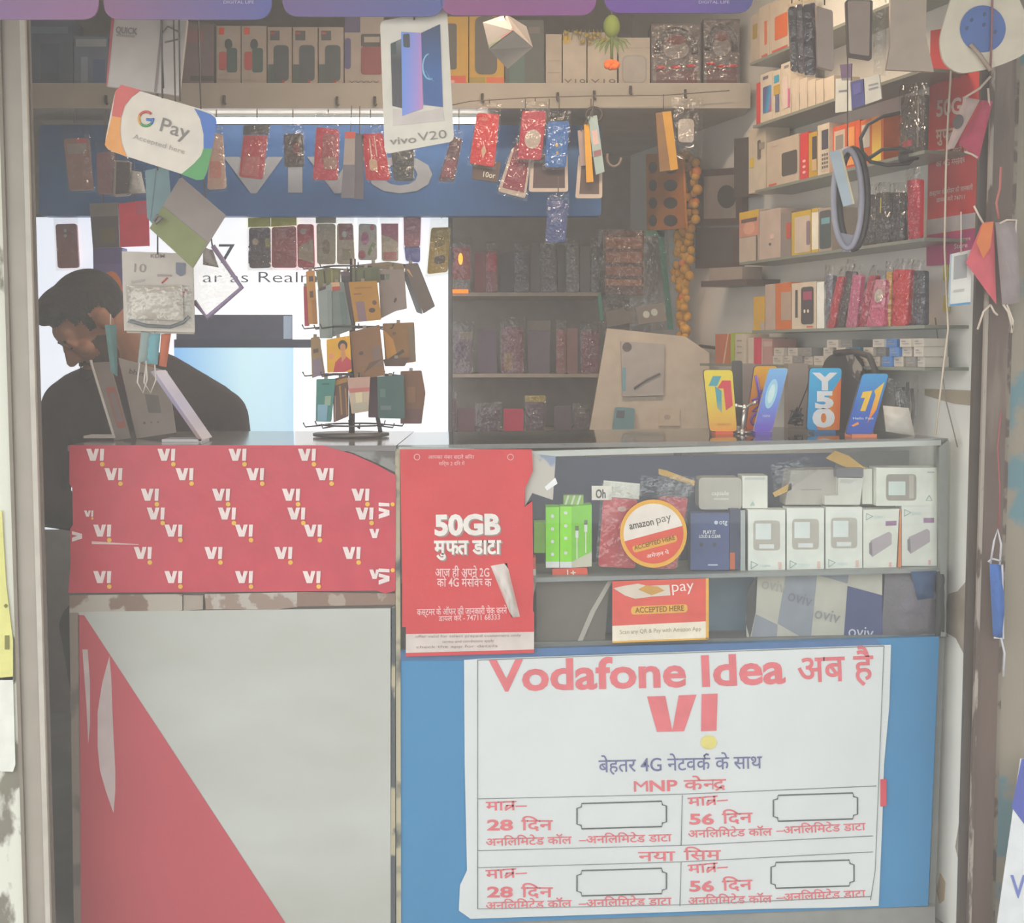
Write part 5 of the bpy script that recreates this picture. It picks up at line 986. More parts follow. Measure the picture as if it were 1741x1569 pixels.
pbox('card_strip', 'dark grey card strip hanging behind the light grey one', 'card', [(604, 226), (618, 228), (618, 338), (600, 338)], H1, .004, '#55545c', None, None); string(bpy.data.objects['card_strip.001'], [(611, 228), (612, 180)], H1)
hc('glittery red cover with pale patch left of the hanging phone card', [(616, 228), (650, 226), (664, 306), (622, 306)], H1, '#a5343f', dec((.3, .1, .36, .8, '#d3a59a'), (.55, .05, .6, .5, '#d3a59a'), (.2, .55, .55, .8, '#b59a84', 5)))
hc('black cover hanging behind the bottom of hanging phone card', [(664, 246), (704, 244), (703, 307), (670, 307)], H1, '#3d3f42')
hc('narrow dark red cover slanting right of hanging phone card', [(768, 232), (786, 236), (772, 308), (745, 308)], H1, '#503a42', dec((.1, .5, .9, .9, '#6d3a45')), up=.18)
hc('bright red pouch with small gold mark under the loft', [(811, 192), (849, 194), (840, 284), (798, 277)], H0, '#b92f3c', dec(('p', [(.4, .72), (.5, .6), (.62, .72), (.5, .88)], '#c9a08a'), (.1, .08, .5, .14, '#cf6a62')), None, 168, up=.2)
pbox('gift_box', 'brown flat box with white number behind the bright red pouch', 'box', [(804, 270), (852, 276), (846, 310), (802, 304)], H1, .012, '#4d423f', dec(('t', '10or', .42, .88, .82, 9, '#c5bcb2', .01)), None)
hc('dark red pouch in white frame slanting under the loft', [(871, 250), (905, 256), (893, 337), (846, 325)], H2, '#b0a59b', dec((.12, -.1, .92, .9, '#77303c')), None, 168)
hc('crimson cover with pale oval patch left of the blue cover', [(888, 188), (929, 189), (920, 272), (880, 270)], H0, '#98323f', dec(('c', .55, .58, .34, .2, '#a39890')), None, 166, up=.2)
hc('blue cover with yellow dots hanging under the loft', [(931, 207), (968, 206), (962, 284), (926, 284)], H0, '#365f9b', dec(('c', .5, .52, .07, .04, '#b59a3c'), ('c', .55, .68, .05, .03, '#b59a3c')), None, 166, up=.22)
hc('white framed dark box behind the blue cover', [(902, 262), (965, 262), (966, 326), (899, 326)], H2, '#ada299', dec((.1, .02, .92, .9, '#463a3b')), None, 168, False)
hc('white framed dark box hanging behind the orange card strips', [(984, 262), (1024, 266), (1024, 337), (978, 337)], H2, '#a89c92', dec((.14, .02, .88, .9, '#4d403d')), None, 168, False)
GO = 'narrow cards on one hook under the loft'
for lab, q, c, pl, fn in (('orange narrow card hanging on the hook under the loft', [(993, 212), (1002, 210), (1009, 309), (997, 310)], '#c08a34', H0, None), ('grey pink narrow card behind the orange narrow card', [(982, 222), (993, 220), (996, 281), (987, 282)], '#8d7d78', H1, None), ('teal and white narrow card right of the orange one', [(999, 198), (1015, 196), (1028, 292), (1013, 297)], '#8d9c9a', H0, dec((.2, .25, .8, .5, '#b5a09c'), (.1, .6, .9, .7, '#7d5a5c')))):
    o = pbox('narrow_card', lab, 'card', q, pl, .004, c, fn, GO)
    string(o, [UV(q, .5, .02), (1008, 184), (1010, 160)], pl)
build('black_cable_coil', G().ptube(circ(1010, 195, 14, 12, 16), H1, .004, M('#3b3634', .5), 6, True), label='black cable coil hanging on the hook above narrow cards', cat='cable')
hc('navy blue cover hung below the white framed box', [(932, 340), (965, 340), (962, 412), (927, 412)], H0, '#34406f', None, None, 300, up=.15)
build('washer_ring', G().ptube(circ(1044, 268, 12, 15, 14)[:9], H1, .004, M('#6a5e58', .4), 6), label='dull metal ring hook on the grey wall under the loft', cat='ring')
# string line along the loft
build('hanging_line', G().ptube([(752, 182), (800, 172), (900, 166), (1010, 163), (1128, 162), (1240, 154)], Y(3.76), .0014, M('#5a524b'), 4), label='thin string line tied along the loft fascia', cat='string')

# ---- row in front of the light box
L1 = Y(4.032)
GAIN, SAT = 2.0, 1.15  # colour lifted in place of light box glow shining through the covers
GLB = 'phone covers in front of the light box'
def lc_(label, q, col, fn=None, head=None, pl=L1, bag=True, up=None, hang=366): return cover('phone_cover', label, 'phone cover', q, pl, col, fn, GLB, head, bag, .010, 5, up, hang)
lc_('salmon bagged cover alone at the left of light box', [(94, 381), (130, 380), (134, 455), (98, 456)], '#8f5f5c', dec(('c', .45, .15, .08, .04, '#cfc0ba'), ('c', .45, .27, .08, .04, '#cfc0ba')))
lc_('black cover with yellow tag at left of the row on light box', [(423, 387), (459, 386), (460, 455), (424, 456)], '#463f4b', dec(('c', .3, .35, .14, .08, '#b59a88'), (.75, .28, .98, .5, '#7a7a3c')), '#c9c050')
lc_('dusty red cover with yellow header on the light box', [(462, 386), (503, 384), (504, 455), (462, 455)], '#9a4f57', dec((.25, .05, .6, .3, '#a86f72'), (.1, .6, .9, .95, '#8d4a52')), '#ffb010')
lc_('bright red and beige cover beside the dusty red one', [(505, 381), (533, 381), (535, 455), (506, 455)], '#c23b4a', dec(('p', [(.05, .52), (.95, .34), (.95, .9), (.05, .8)], '#a5937c'), ('c', .35, .17, .18, .07, '#d8a5a5')))
lc_('beige cover with brown print in the row on light box', [(538, 380), (570, 380), (570, 449), (539, 449)], '#98907a', dec((.3, .4, .7, .75, '#80705c', 6), (.1, .08, .18, .18, '#b5b0a0')), '#8f8d80')
lc_('cream cover with maroon top in the row on light box', [(573, 380), (600, 380), (603, 449), (573, 449)], '#a39a86', dec((.1, 0, .95, .4, '#8a5a5a'), ('c', .45, .26, .16, .08, '#b9b5ac'), (.3, .62, .8, .9, '#8d8a72')))
lc_('white cover with pink flowers and green leaves on light box', [(610, 380), (640, 381), (641, 442), (609, 442)], '#aba79f', dec(('c', .35, .4, .22, .18, '#a55a80'), ('c', .75, .1, .12, .08, '#a34f58'), ('p', [(.5, .8), (.75, .5), (.95, .55), (.6, .9)], '#6d7f55'), ('c', .2, .85, .2, .12, '#a5596a')))
lc_('pink topped cream cover in the row on light box', [(648, 380), (677, 380), (677, 444), (649, 444)], '#b3a390', dec((0, 0, 1, .3, '#b5607a'), ('p', [(0, .3), (.5, .36), (1, .5), (1, .3)], '#b8687c'), (.1, .75, .9, .95, '#b56f6a')))
lc_('tall pink mottled cover hanging at right of the row', [(686, 352), (716, 352), (714, 419), (687, 419)], '#99606f', dec((.2, .1, .7, .3, '#a5727c')), None, Y(4.02), True, .1, 330)
lc_('short violet cover below the tall pink mottled one', [(687, 418), (714, 418), (714, 446), (690, 444)], '#6063a5', None, None, Y(4.026), True, .1, 412)
lc_('mustard yellow cover with dark band at right end of row', [(733, 387), (766, 386), (761, 462), (726, 466)], '#957e33', dec((.25, .3, .75, .42, '#76683a', 4), (.3, .62, .85, .8, '#544a3c', 6)), None, L1, True, .2)
GAIN, SAT = 1.6, 1.2
for px, py in ((480, 352), (697, 340), (714, 346)): pass
o = build('dark_pouch_box', G().slab([(152, 346), (200, 344), (203, 420), (158, 422)], Y(3.9), .02, M('#56565a', .5)), label='dark grey carton with olive band hanging left of red folder', cat='box')
g = G(); dec((.0, .0, 1, .3, '#6f706e'), (.3, .55, .85, .9, '#5f5c4e'))(g, [(152, 346), (200, 344), (203, 420), (158, 422)], Y(3.9)); build('print', g, o); string(o, [(176, 345), (180, 172)], Y(3.9))
o = pbox('red_folder', 'plain red folder card hanging beside the dark grey carton', 'card', [(202, 346), (252, 340), (254, 418), (204, 420)], Y(3.78), .004, '#b8485a', dec((.6, .05, .98, .3, '#a5556a')), None); string(o, [(228, 343), (228, 178)], Y(3.785))
o = pbox('violet_box', 'violet carton with orange half disc behind the man', 'box', [(158, 421), (208, 421), (208, 545), (160, 545)], Y(3.99), .05, '#6a6690', dec((0, .0, 1, .22, '#615e88'), ('c', .62, .62, .4, .3, '#b5744f')), None)

# ================================================================== SIGNS HUNG IN THE OPENING
F1 = Y(2.50)
GAIN, SAT = 0.95, 1.05
def hung(o, pts, pl):
    if pts[0][1] < 0:
        x = pts[0][0]; y = pts[0][1]
        while P(x, y, pl).z < 2.425: y -= 1
        pts = [(x, y)] + list(pts[1:])
    string(o, pts, pl, '#4d4540', .0016)
q = [(190, 24), (318, 33), (304, 162), (180, 146)]
o = pbox('hanging_leaflet', 'white folded leaflet with red spine hanging at upper left', 'leaflet', q, Y(2.62), .012, '#c3bbb3', dec(('p', [(0, 0), (.04, 0), (.02, 1), (0, 1)], '#b4545a'), ('t', 'QUICK', .07, .36, .25, 10, '#7d736d', .03), (.08, .27, .33, .3, '#a39990'), (.66, .0, .69, 1, '#8a7a76')), None)
g = G(); g.ptube([(272, 60), (285, 45), (305, 55), (306, 66), (280, 72)], Y(2.62), .0016, M('#6d655f'), 5, off=.003); build('cord_loop', g, o); hung(o, [(272, -20), (274, 60), (278, 150)], Y(2.605))
# payment card, rounded, tilted
q = [(198, 143), (371, 194), (347, 308), (176, 253)]
G1 = Y(2.45)
o = build('payment_card', G().slab(rnd(q, 20, 6), G1, .004, M('#d6cbbd', .45)), label='tilted white payment card with coloured corners hanging at left', cat='sign')
g = G()
def corner(pts, c): g.flat(pts, G1, M(c, .45), .0008)
corner([(206, 144), (240, 153), (224, 165), (212, 180), (206, 200), (190, 197), (196, 155)], '#c4564f')
corner([(190, 197), (206, 200), (204, 222), (207, 245), (216, 267), (184, 254), (178, 246), (181, 234)], '#d9924a')
corner([(330, 184), (358, 194), (368, 202), (368, 215), (361, 253), (346, 252), (346, 228), (340, 202)], '#3f6ab0')
corner([(346, 252), (361, 253), (352, 292), (346, 305), (334, 306), (308, 296), (330, 278), (342, 264)], '#4b8f52')
build('print', g, o)
g = G(); GX, GY, rr = 248, 202, 12
segs = ((-2.6, -.75, '#c95a4a'), (2.35, 3.7, '#d9a04a'), (.75, 2.35, '#4f9a5a'), (-.1, .75, '#4a78c0'))
for a0, a1, c in segs: g.ptube([(GX + rr * math.cos(a0 + (a1 - a0) * k / 8), GY + rr * math.sin(a0 + (a1 - a0) * k / 8)) for k in range(9)], G1, .0024, M(c, .5), 5, off=.001)
g.ptube([(GX + 1, GY + 1), (GX + rr, GY + 2)], G1, .0024, M('#4a78c0', .5), 5, off=.001)
an = math.radians(16.5); g.text('Pay', 271, 319, 222, 23, G1, M('#7a746e', .5), .0014, .004, yb1=237, up=(.26, -.97)); g.text('Accepted here', 226, 313, 235, 8, G1, M('#a39a90', .5), .0014, 0, yb1=262, up=(.26, -.97))
build('lettering', g, o); hung(o, [(272, -20), (276, 167)], Y(2.445)); hung(o, [(300, -20), (306, 172)], Y(2.445))
# phone advert card
q = [(646, 36), (760, 14), (772, 240), (654, 262)]
G2 = Y(2.42)
o = build('phone_advert_card', G().slab(rnd(q, 10), G2, .004, M('#d8d0c2', .45)), label='white phone advert card hanging at the top centre of opening', cat='sign')
g = G()
g.flat([(664, 74), (682, 66), (684, 184), (667, 180)], G2, GR([(0, '#4a4547'), (.7, '#3c3a3e'), (1, '#8a8e8c')], (0, 0, 1), .4), .0008); g.flat([(664, 75), (673, 71), (674, 92), (665, 92)], G2, M('#3a4a44'), .0012)
build('phone_print', G().slab([(682, 54), (716, 56), (719, 184), (684, 197)], G2, .0004, GR([(0, '#6f92dc'), (.5, '#9a8fd0'), (1, '#e07fa5')], (.8, 0, -.1), .4), .0012), o)
g.flat(rnd([(685, 58), (696, 57), (697, 81), (686, 80)], 3), G2, M('#33353f', .3), .0018)
g.flat([(716, 56), (748, 41), (753, 182), (720, 178)], G2, GR([(0, '#4a4a78'), (.25, '#34548f'), (.6, '#2f5a96'), (1, '#2b3a5a')], (0, 0, 1), .35), .0014)
g.ptube([(731 + 12 * math.cos(t), 113 + 22 * math.sin(t)) for t in [1.2 + .42 * k for k in range(9)]], G2, .0016, M('#8fc3e0', .4), 5, off=.0016)
g.ptube([(724, 120), (730, 132), (740, 140)], G2, .001, M('#6fa0c8', .4), 5, off=.0016)
g.flat([(668, 185), (716, 190), (752, 183), (756, 205), (668, 214)], G2, M('#cbbfb8', .45), .0005)
g.text('vivo', 663, 708, 246, 12, G2, M('#8a8278', .5), .0014, .008, yb1=242); g.text('V20', 711, 760, 240, 14, G2, M('#8a8278', .5), .0014, -.002, yb1=234)
build('print', g, o); hung(o, [(704, -20), (704, 34)], G2)
# little cube
g = G(); CU = Y(2.9)
A, B, C_, D_, E_, F_ = (822, 40), (866, 27), (905, 78), (866, 116), (833, 84), (873, 52)
W3 = lambda p, dd: P(p[0], p[1], Y(2.9 + dd))
cw = M('#b8afa6', .5)
vA, vB, vC, vD, vE, vF, vG_ = W3((821, 38), .03), W3((861, 24), .03), W3((906, 80), .02), W3((863, 117), -.02), W3((832, 84), -.03), W3((873, 52), -.04), W3((895, 45), .04)
g.add([vA, vB, vF, vE], [(0, 1, 2, 3)], M('#b3a7a0', .5)); g.add([vE, vF, vC, vD], [(0, 1, 2, 3)], M('#c0b8ae', .5)); g.add([vB, vG_, vC, vF], [(0, 1, 2, 3)], M('#95887f', .5))
vH = W3((868, 70), .08); g.add([vA, vE, vD, vH], [(0, 1, 2, 3)], cw); g.add([vA, vH, vG_, vB], [(0, 1, 2, 3)], cw); g.add([vH, vD, vC, vG_], [(0, 1, 2, 3)], cw)
o = build('hanging_carton', g, label='small white cube carton hanging point down before yellow cartons', cat='box')
n = (vB - vA).cross(vE - vA).normalized(); n = n if n.y < 0 else -n
L = lambda u, v: vA * (1 - u) * (1 - v) + vB * u * (1 - v) + vF * u * v + vE * (1 - u) * v + n * .001
g = G(); g.add([L(.2, .1), L(.85, .1), L(.85, .6), L(.2, .6)], [(0, 1, 2, 3)], M('#5a5254', .3)); g.add([L(0, .86), L(.5, .86), L(.5, .98), L(0, .98)], [(0, 1, 2, 3)], M('#8a9a6a')); g.add([L(.5, .86), L(1, .86), L(1, .98), L(.5, .98)], [(0, 1, 2, 3)], M('#b5503c')); build('print', g, o); hung(o, [(858, -20), (858, 30)], Y(2.92))
# folded grey green card and teal strip
o = pbox('teal_strip', 'teal fabric strip hanging above the grey green card', 'strip', [(247, 290), (286, 282), (292, 360), (262, 384), (250, 370)], Y(2.66), .003, '#6f8c90', dec((.45, 0, .5, 1, '#5f7378')), None); hung(o, [(268, -20), (268, 290)], Y(2.655))
o = pbox('folded_card', 'grey and olive green folded card hanging cornerwise', 'card', [(307, 300), (384, 366), (328, 456), (254, 388)], Y(2.6), .003, '#8a7d78', None, None)
g = G(); g.flat([(277, 350), (352, 412), (328, 456), (254, 388)], Y(2.6), M('#7b8050', .6), .001); build('green_fold', g, o); hung(o, [(290, -20), (300, 280), (307, 302)], Y(2.598))
build('clip', G().ptube([(262, 376), (268, 366), (276, 370), (264, 380)], Y(2.59), .003, M('#6a6062', .4), 6), o)
# clear diamond pouch with mauve border
q = [(362, 418), (412, 490), (352, 542), (300, 470)]; DP = Y(2.75)
o = build('clear_pouch', G().bag(q, DP, .006), label='clear diamond pouch with mauve border before the light box', cat='plastic bag')
build('border', G().ptube([(362, 418), (411, 489), (352, 540), (330, 512)], DP, .005, M('#8f7f9c', .5), 6).bag([(345, 420), (362, 425), (372, 455), (345, 450)], DP, .01, M('#a59b94', .3, bump=.6, bscale=30)), o); hung(o, [(330, -20), (345, 300), (361, 419)], Y(2.76))
# earphone packet in front of the man
q = [(207, 427), (328, 431), (331, 565), (211, 562)]; EP = Y(2.72)
o = build('earphone_packet', G().slab(q, EP, .004, M('#bdb3a8', .5)).slab([(214, 555), (330, 558), (330, 568), (216, 566)], EP, .004, M('#b5aca2', .5), -.006), label='pale earphone packet with red ticks hanging before the man', cat='packet')
g = G(); g.text('10', 228, 248, 462, 14, EP, M('#85807a', .5), .0012, 0, yb1=463); g.flat(rnd([(299, 446), (315, 447), (315, 466), (307, 470), (299, 465)], 2), EP, M('#6d7280', .5), .0012); g.flat([(267, 466), (292, 467), (292, 470), (267, 470)], EP, M('#9a8a84'), .0012); g.text('KDM', 256, 280, 438, 6, EP, M('#7d746e', .5), .0012, .02)
for a in ((275, 481, 285, 472), (306, 510, 316, 492)): g.ptube([(a[0], a[1]), (a[2], a[3])], EP, .0018, M('#cf5f55', .5), 4, off=.001)
g.ptube([(218, 545), (250, 554), (290, 556), (312, 548), (322, 538)], EP, .004, M('#6d7276', .5), 5, off=.0); g.flat([(222, 478), (246, 474), (246, 478), (224, 482)], EP, M('#a59c94'), .0012); build('print', g, o)
g = G(); g.bag([(222, 486), (310, 484), (312, 545), (224, 542)], shift(EP, .004), .012, M('#cfc3b4', .5, bump=.08, bscale=30)); build('earphone_tray', g, o); build('clear_front', G().bag([(214, 484), (326, 486), (328, 558), (216, 556)], shift(EP, .006), .014), o); hung(o, [(262, -20), (268, 390), (268, 432)], EP)
# face masks hanging under it
g = G(); MK = Y(2.74)
GM = 'hanging face masks at the left'
for lab, q, c, dd in (('pale grey green mask strip hanging left under earphone packet', [(240, 563), (256, 565), (252, 612), (234, 618)], '#8d9a96', 0), ('aqua mask strip hanging in the middle under earphone packet', [(252, 565), (273, 567), (268, 620), (244, 618)], '#6f9fa6', .01), ('orange mask strip hanging right under earphone packet', [(274, 568), (291, 566), (283, 624), (270, 622)], '#bb6647', .02), ('dark teal mask strip hanging left of the others', [(178, 552), (198, 552), (200, 640), (188, 632)], '#4f6d6a', .03)):
    o = build('face_mask', G().bag(q, Y(2.7255 + dd * .3), .008, M(c, .8)), label=lab, cat='face mask', group=GM)
    string(o, [UV(q, .5, 0), (UV(q, .5, 0)[0], UV(q, .5, 0)[1] - 18)], Y(2.7265 + dd * .3), '#b8aea4')
    if 'grey green' in lab or 'aqua' in lab: build('ear_loop', G().ptube([UV(q, .2, 1), (UV(q, .2, 1)[0] - 4, 650), (UV(q, .5, 1)[0], 668), (UV(q, .8, 1)[0] + 2, 645), UV(q, .8, 1)], Y(2.7255 + dd * .3), .0016, M('#c9bfb4', .6), 5), o)

# ---- purple pennant boards along the awning
PB_ = Y(2.40); GPB = 'purple pennant boards along the awning'
for (x0, x1, yb, st, lab) in ((-110, 168, 33, [(0, '#7a5a8a'), (1, '#8d5f88')], 'purple pennant board at the left end of the awning'), (176, 462, 33, [(0, '#86577c'), (.5, '#6f5a8a'), (1, '#56589a')], 'mauve to blue pennant board lettered in white'), (480, 755, 28, [(0, '#6d5688'), (1, '#58609a')], 'violet to slate blue pennant board left of the phone advert card'), (748, 1014, 26, [(0, '#93507f'), (1, '#8d4f8a')], 'magenta purple pennant board right of the phone advert card'), (1027, 1281, 22, [(0, '#75489a'), (.6, '#6a4c98'), (1, '#4f4a86')], 'deep violet pennant board at the right end of the awning')):
    q = rnd([(x0, -160), (x1, -160), (x1, yb), (x0, yb)], 30, 6)
    o = build('pennant_board', G().slab(q, PB_, .004, GR(st, (1, 0, 0), .5)), label=lab, cat='banner', group=GPB)
    if x0 in (176, 1027): g = G(); xc = 408 if x0 == 176 else 1216; g.text('DIGITAL LIFE', xc - 28, xc + 24, 6, 5, PB_, M('#b9aac4', .5), .0014, .01); build('lettering', g, o)
    for t in (.1, .9): build('string', G().tube([P(x0 + (x1 - x0) * t, -150, PB_), P(x0 + (x1 - x0) * t, -150, PB_) + Vector((0, 0, 2.43 - P(x0 + (x1 - x0) * t, -150, PB_).z))], .0012, M('#4d4540'), 4), o)
# ================================================================== RIGHT SIDE OF THE OPENING
GAIN, SAT = 1.15, 1.15
# poster on the right wall
WP = WR(.006)
q = [(1582, 52), (1676, 38), (1668, 446), (1575, 452)]
o = build('offer_poster', G().slab(q, WP, .0015, M('#b8403f', .42, var=.06, bump=.2)), label='red data offer poster pasted edge-on on the right white wall', cat='poster', group='red data offer posters')
g = G(); g.flat([(1575, 374), (1666, 360), (1667, 386), (1575, 400)], WP, M('#aba3a3', .5), .0008); g.flat([(1575, 402), (1667, 388), (1668, 446), (1575, 452)], WP, M('#a5406a', .5), .0008)
w = M('#d0bcb2', .5)
def wtx(t, x0, x1, y0, y1, h, b): g.text(t, x0, x1, y0, h, WP, w, .0014, b, yb1=y1, up=(0, -1))
wtx('50GB', 1592, 1650, 198, 190, 26, .03); wtx(['मु', ('h', 'फ', .10), 'त'], 1591, 1624, 240, 236, 20, .03); wtx('आज ही अपने 2G', 1590, 1648, 265, 258, 10, .01); wtx(['को 4G में ', ('h', 'स', .16), 'िव', ('h', 'च', .30)], 1591, 1640, 284, 277, 10, .01)
wtx('कस्टमर के ऑफर की जानकारी', 1580, 1654, 334, 322, 8, .01); wtx('डायल करें 74711', 1592, 1640, 344, 338, 7, .01); wtx('www.store', 1616, 1650, 412, 408, 7, .0); wtx('Store', 1622, 1645, 423, 420, 8, .01); build('lettering', g, o)
# hanging code card
q = [(1616, 432), (1652, 424), (1650, 517), (1613, 521)]; CC = Y(2.74)
o = pbox('code_card', 'white hanging card with blue edge and grey block on right wall', 'card', q, CC, .003, '#c8c6bf', dec((.18, .06, .8, .5, '#8f8d8c'), (0, .96, 1, 1, '#4f7fa5'), (0, 0, .05, 1, '#7f9cb0'), (.2, .7, .7, .74, '#a8a5a0')), None); string(o, [(1634, 430), (1634, 360)], CC, '#b8aea2')
build('yellow_sticker', G().slab([(1604, 440), (1612, 440), (1611, 478), (1603, 478)], WP, .001, M('#c5bd58', .6)), label='upper yellow sticker on the white right wall', cat='sticker')
build('yellow_sticker', G().slab([(1604, 502), (1616, 506), (1614, 530), (1603, 530)], WP, .001, M('#cabf5c', .6)), label='lower yellow sticker on the white right wall', cat='sticker')
# hanging line
build('white_thread', G().ptube([(1617, 120), (1612, 200), (1608, 300), (1606, 420), (1612, 560), (1602, 640), (1590, 740)], Y(2.78), .0022, M('#b5a998', .6), 5), label='long pale cord hanging in front of the right red poster', cat='string')
build('dark_wire', G().ptube([(1590, 540), (1598, 600), (1608, 680), (1628, 760)], WR(.01), .0015, M('#8a847a', .6), 4), label='thin grey wire running down the white right wall', cat='wire')
# helmet shaped white board with blue disc
q = [(1628, -40), (1716, -40), (1760, 60), (1745, 92), (1690, 116), (1630, 126), (1604, 108), (1596, 70), (1610, 20)]; HB = Y(2.42)
o = build('eye_sign', G().slab(rnd(q, 30, 5), HB, .006, M('#b5ab9b', .5)), label='white rounded triangular sign with blue disc at top right', cat='sign')
g = G(); g.flat(circ(1671, 49, 39, 40, 32), HB, M('#3f5688', .5), .001)
for x, y in ((1652, 34), (1674, 24), (1673, 42), (1644, 48), (1692, 54)): g.flat(circ(x, y, 3, 4, 8, .5), HB, M('#2c3a5a'), .0016)
build('print', g, o); build('cord', G().ptube([(1690, -170), (1688, -40), (1686, 60), (1684, 120)], HB, .002, M('#7a4f4c'), 5, off=.006).ptube([(1650, 75), (1668, 96), (1684, 120)], HB, .004, M('#8f7f72'), 5, off=.006), o)
# masks
MM = Y(2.725); GMK = 'face masks hanging at the right'
def mask(label, q, pl, col, bulge=.02, loops=(), lc='#c4b6a8', fn=None):
    o = build('face_mask', G().bag(q, pl, bulge, M(col, .85, bump=.15, bscale=60)), label=label, cat='face mask', group=GMK)
    for l in loops: build('ear_loop', G().ptube(l, pl, .0022, M(lc, .7), 6), o)
    if fn: g = G(); fn(g); build('mask_panel', g, o)
    return o
mask('pink mask hanging below the round blue disc sign', [(1668, 170), (1688, 172), (1703, 235), (1701, 284), (1664, 272), (1630, 244)], MM, '#a8455a', .02, ([(1640, 258), (1652, 262), (1662, 268)], [(1670, 200), (1678, 196), (1682, 180), (1680, 150)]))
mask('pale pink mask with a black valve beside the pink mask', [(1640, 165), (1666, 170), (1622, 252), (1608, 255)], Y(2.70), '#a8948e', .012, ([(1640, 166), (1666, 150), (1684, 130)],), '#b5a598', lambda g: g.flat(circ(1629, 207, 9, 13, 14, .35), Y(2.685), M('#463c3a', .5), .001))
build('red_thread', G().ptube([(1702, 284), (1700, 320), (1694, 345), (1698, 372)], Y(2.73), .0025, M('#a8655f', .6), 5), label='thin reddish cord hanging below the pink mask', cat='string')
mask('orange pink mask folded left of the grey mask', [(1670, 378), (1690, 376), (1694, 518), (1642, 447)], MM, '#b85a62', .012, ([(1672, 380), (1664, 366), (1656, 350)], [(1684, 518), (1672, 530), (1662, 560)], [(1684, 518), (1690, 530), (1696, 536)]), '#c4b6a8', lambda g: g.flat([(1671, 380), (1689, 377), (1684, 420), (1672, 440), (1660, 412)], Y(2.70), M('#c07048', .85), 0))
mask('grey mask hanging at the right edge beside the brown shutter rail', [(1692, 378), (1730, 376), (1734, 514), (1704, 520)], Y(2.715), '#8a7f7e', .02, ([(1700, 380), (1712, 374), (1728, 374), (1726, 400)], [(1706, 518), (1714, 530), (1722, 560)], [(1712, 518), (1722, 545), (1720, 566)]))
mask('blue mask with white border hanging low on the shutter rail', [(1682, 958), (1704, 960), (1706, 1086), (1688, 1080)], Y(2.735), '#3f5f96', .02, ([(1684, 958), (1690, 920), (1696, 900), (1702, 925), (1700, 960)], [(1704, 960), (1706, 1086), (1690, 1084)], [(1680, 955), (1688, 950), (1702, 954)], [(1702, 1084), (1708, 1110), (1706, 1150)]), '#b5b4b8')
build('red_string', G().ptube([(1702, 700), (1696, 760), (1700, 830), (1698, 900)], Y(2.74), .0016, M('#8f4a4c', .6), 4), label='dark red string from which the blue mask hangs', cat='string')
# bundles at top right
TB = Y(2.86); GT = 'bagged covers hung at top right'
def tcover(label, q, col, pl=TB, fn=None, bag=True):
    pl = pl or TB; return cover('phone_cover', label, 'phone cover', q, pl, col, fn, GT, None, bag, .012, 4, .05, (UV(q, .5, 0)[0], -72))
tcover('dark bagged cover at left of the top right bundle', [(1341, 12), (1352, 10), (1356, 122), (1346, 118)], '#4a4040')
tcover('mauve bagged cover second in the top right bundle', [(1354, 8), (1364, 6), (1368, 124), (1358, 122)], '#6d5d60')
tcover('dark violet bagged cover third in the top right bundle', [(1366, 8), (1386, 4), (1388, 126), (1370, 126)], '#51484f')
tcover('grey beige faced cover with dark side in the top right bundle', [(1388, 10), (1416, 18), (1418, 120), (1390, 113)], '#a08f84', Y(2.83), None, False)
tcover('pale grey cover with dark frame hanging right of the bundle', [(1438, 0), (1484, 0), (1482, 102), (1442, 96)], '#4d423e', Y(2.84), dec((.06, .02, .9, .94, '#a08f84', 3)), False)
o = build('pale_pouch', G().slab([(1514, -20), (1576, -20), (1574, 60), (1588, 122), (1507, 118), (1514, 80)], Y(2.80), .012, M('#b5a698', .6, bump=.1)), label='long pale beige pouch flaring at the bottom at top right', cat='pouch'); string(o, [(1545, -78), (1545, 0)], Y(2.80))
o = build('clear_bag', G().bag([(1484, 0), (1508, 0), (1506, 130), (1486, 126)], Y(2.84), .015), label='narrow glossy clear bag between the framed cover and pale pouch', cat='plastic bag'); string(o, [(1495, -70), (1495, 0)], Y(2.84))
# watch strap hoop
WS = Y(2.92)
o = empty('watch_strap', P(1440, 425, WS), 'grey and black looped watch strap hanging before the wall shelves', 'watch strap')
ring = [(1441 + 24 * math.cos(t), 338 + 84 * math.sin(t)) for t in [2 * math.pi * k / 28 for k in range(28)]]
for nm_, pl_, r_, c_ in (('outer_band', (WS[0] + Vector((0, .02, 0)), WS[1]), .0085, '#2f2d2d'), ('inner_band', WS, .0065, '#8c8b96')): build(nm_, G().ptube([(x + (9 if 'outer' in nm_ else 0), y) for x, y in ring], pl_, r_, M(c_, .4), 8, True), o)
build('buckle', G().slab([(1426, 395), (1452, 400), (1446, 428), (1434, 428)], WS, .01, M('#7d7c86', .4), .004), o)
string(o, [(1441, 256), (1441, -84)], WS)
pbox('price_strip', 'pale blue card strip tucked in the looped watch strap', 'card', [(1410, 258), (1431, 254), (1453, 346), (1434, 351)], shift(WS, .016), .005, '#aab6be', dec((.85, 0, 1, 1, '#c9bd9c')), None)
# black cable loops
build('black_cable', G().ptube([(1530, 192), (1500, 198), (1475, 212), (1463, 235), (1466, 258), (1480, 275), (1510, 281), (1545, 278), (1562, 265), (1530, 252), (1500, 254), (1482, 266), (1466, 274)], Y(2.95), .0042, M('#35302e', .5), 7), label='black cable looped in front of the third wall shelf', cat='cable')
build('black_cable_plug', G().tube([P(1530, 268, Y(2.95)), P(1560, 262, Y(2.95))], .012, M('#332f2e', .5), 8), label='thick black plug end of the cable on third wall shelf', cat='cable')
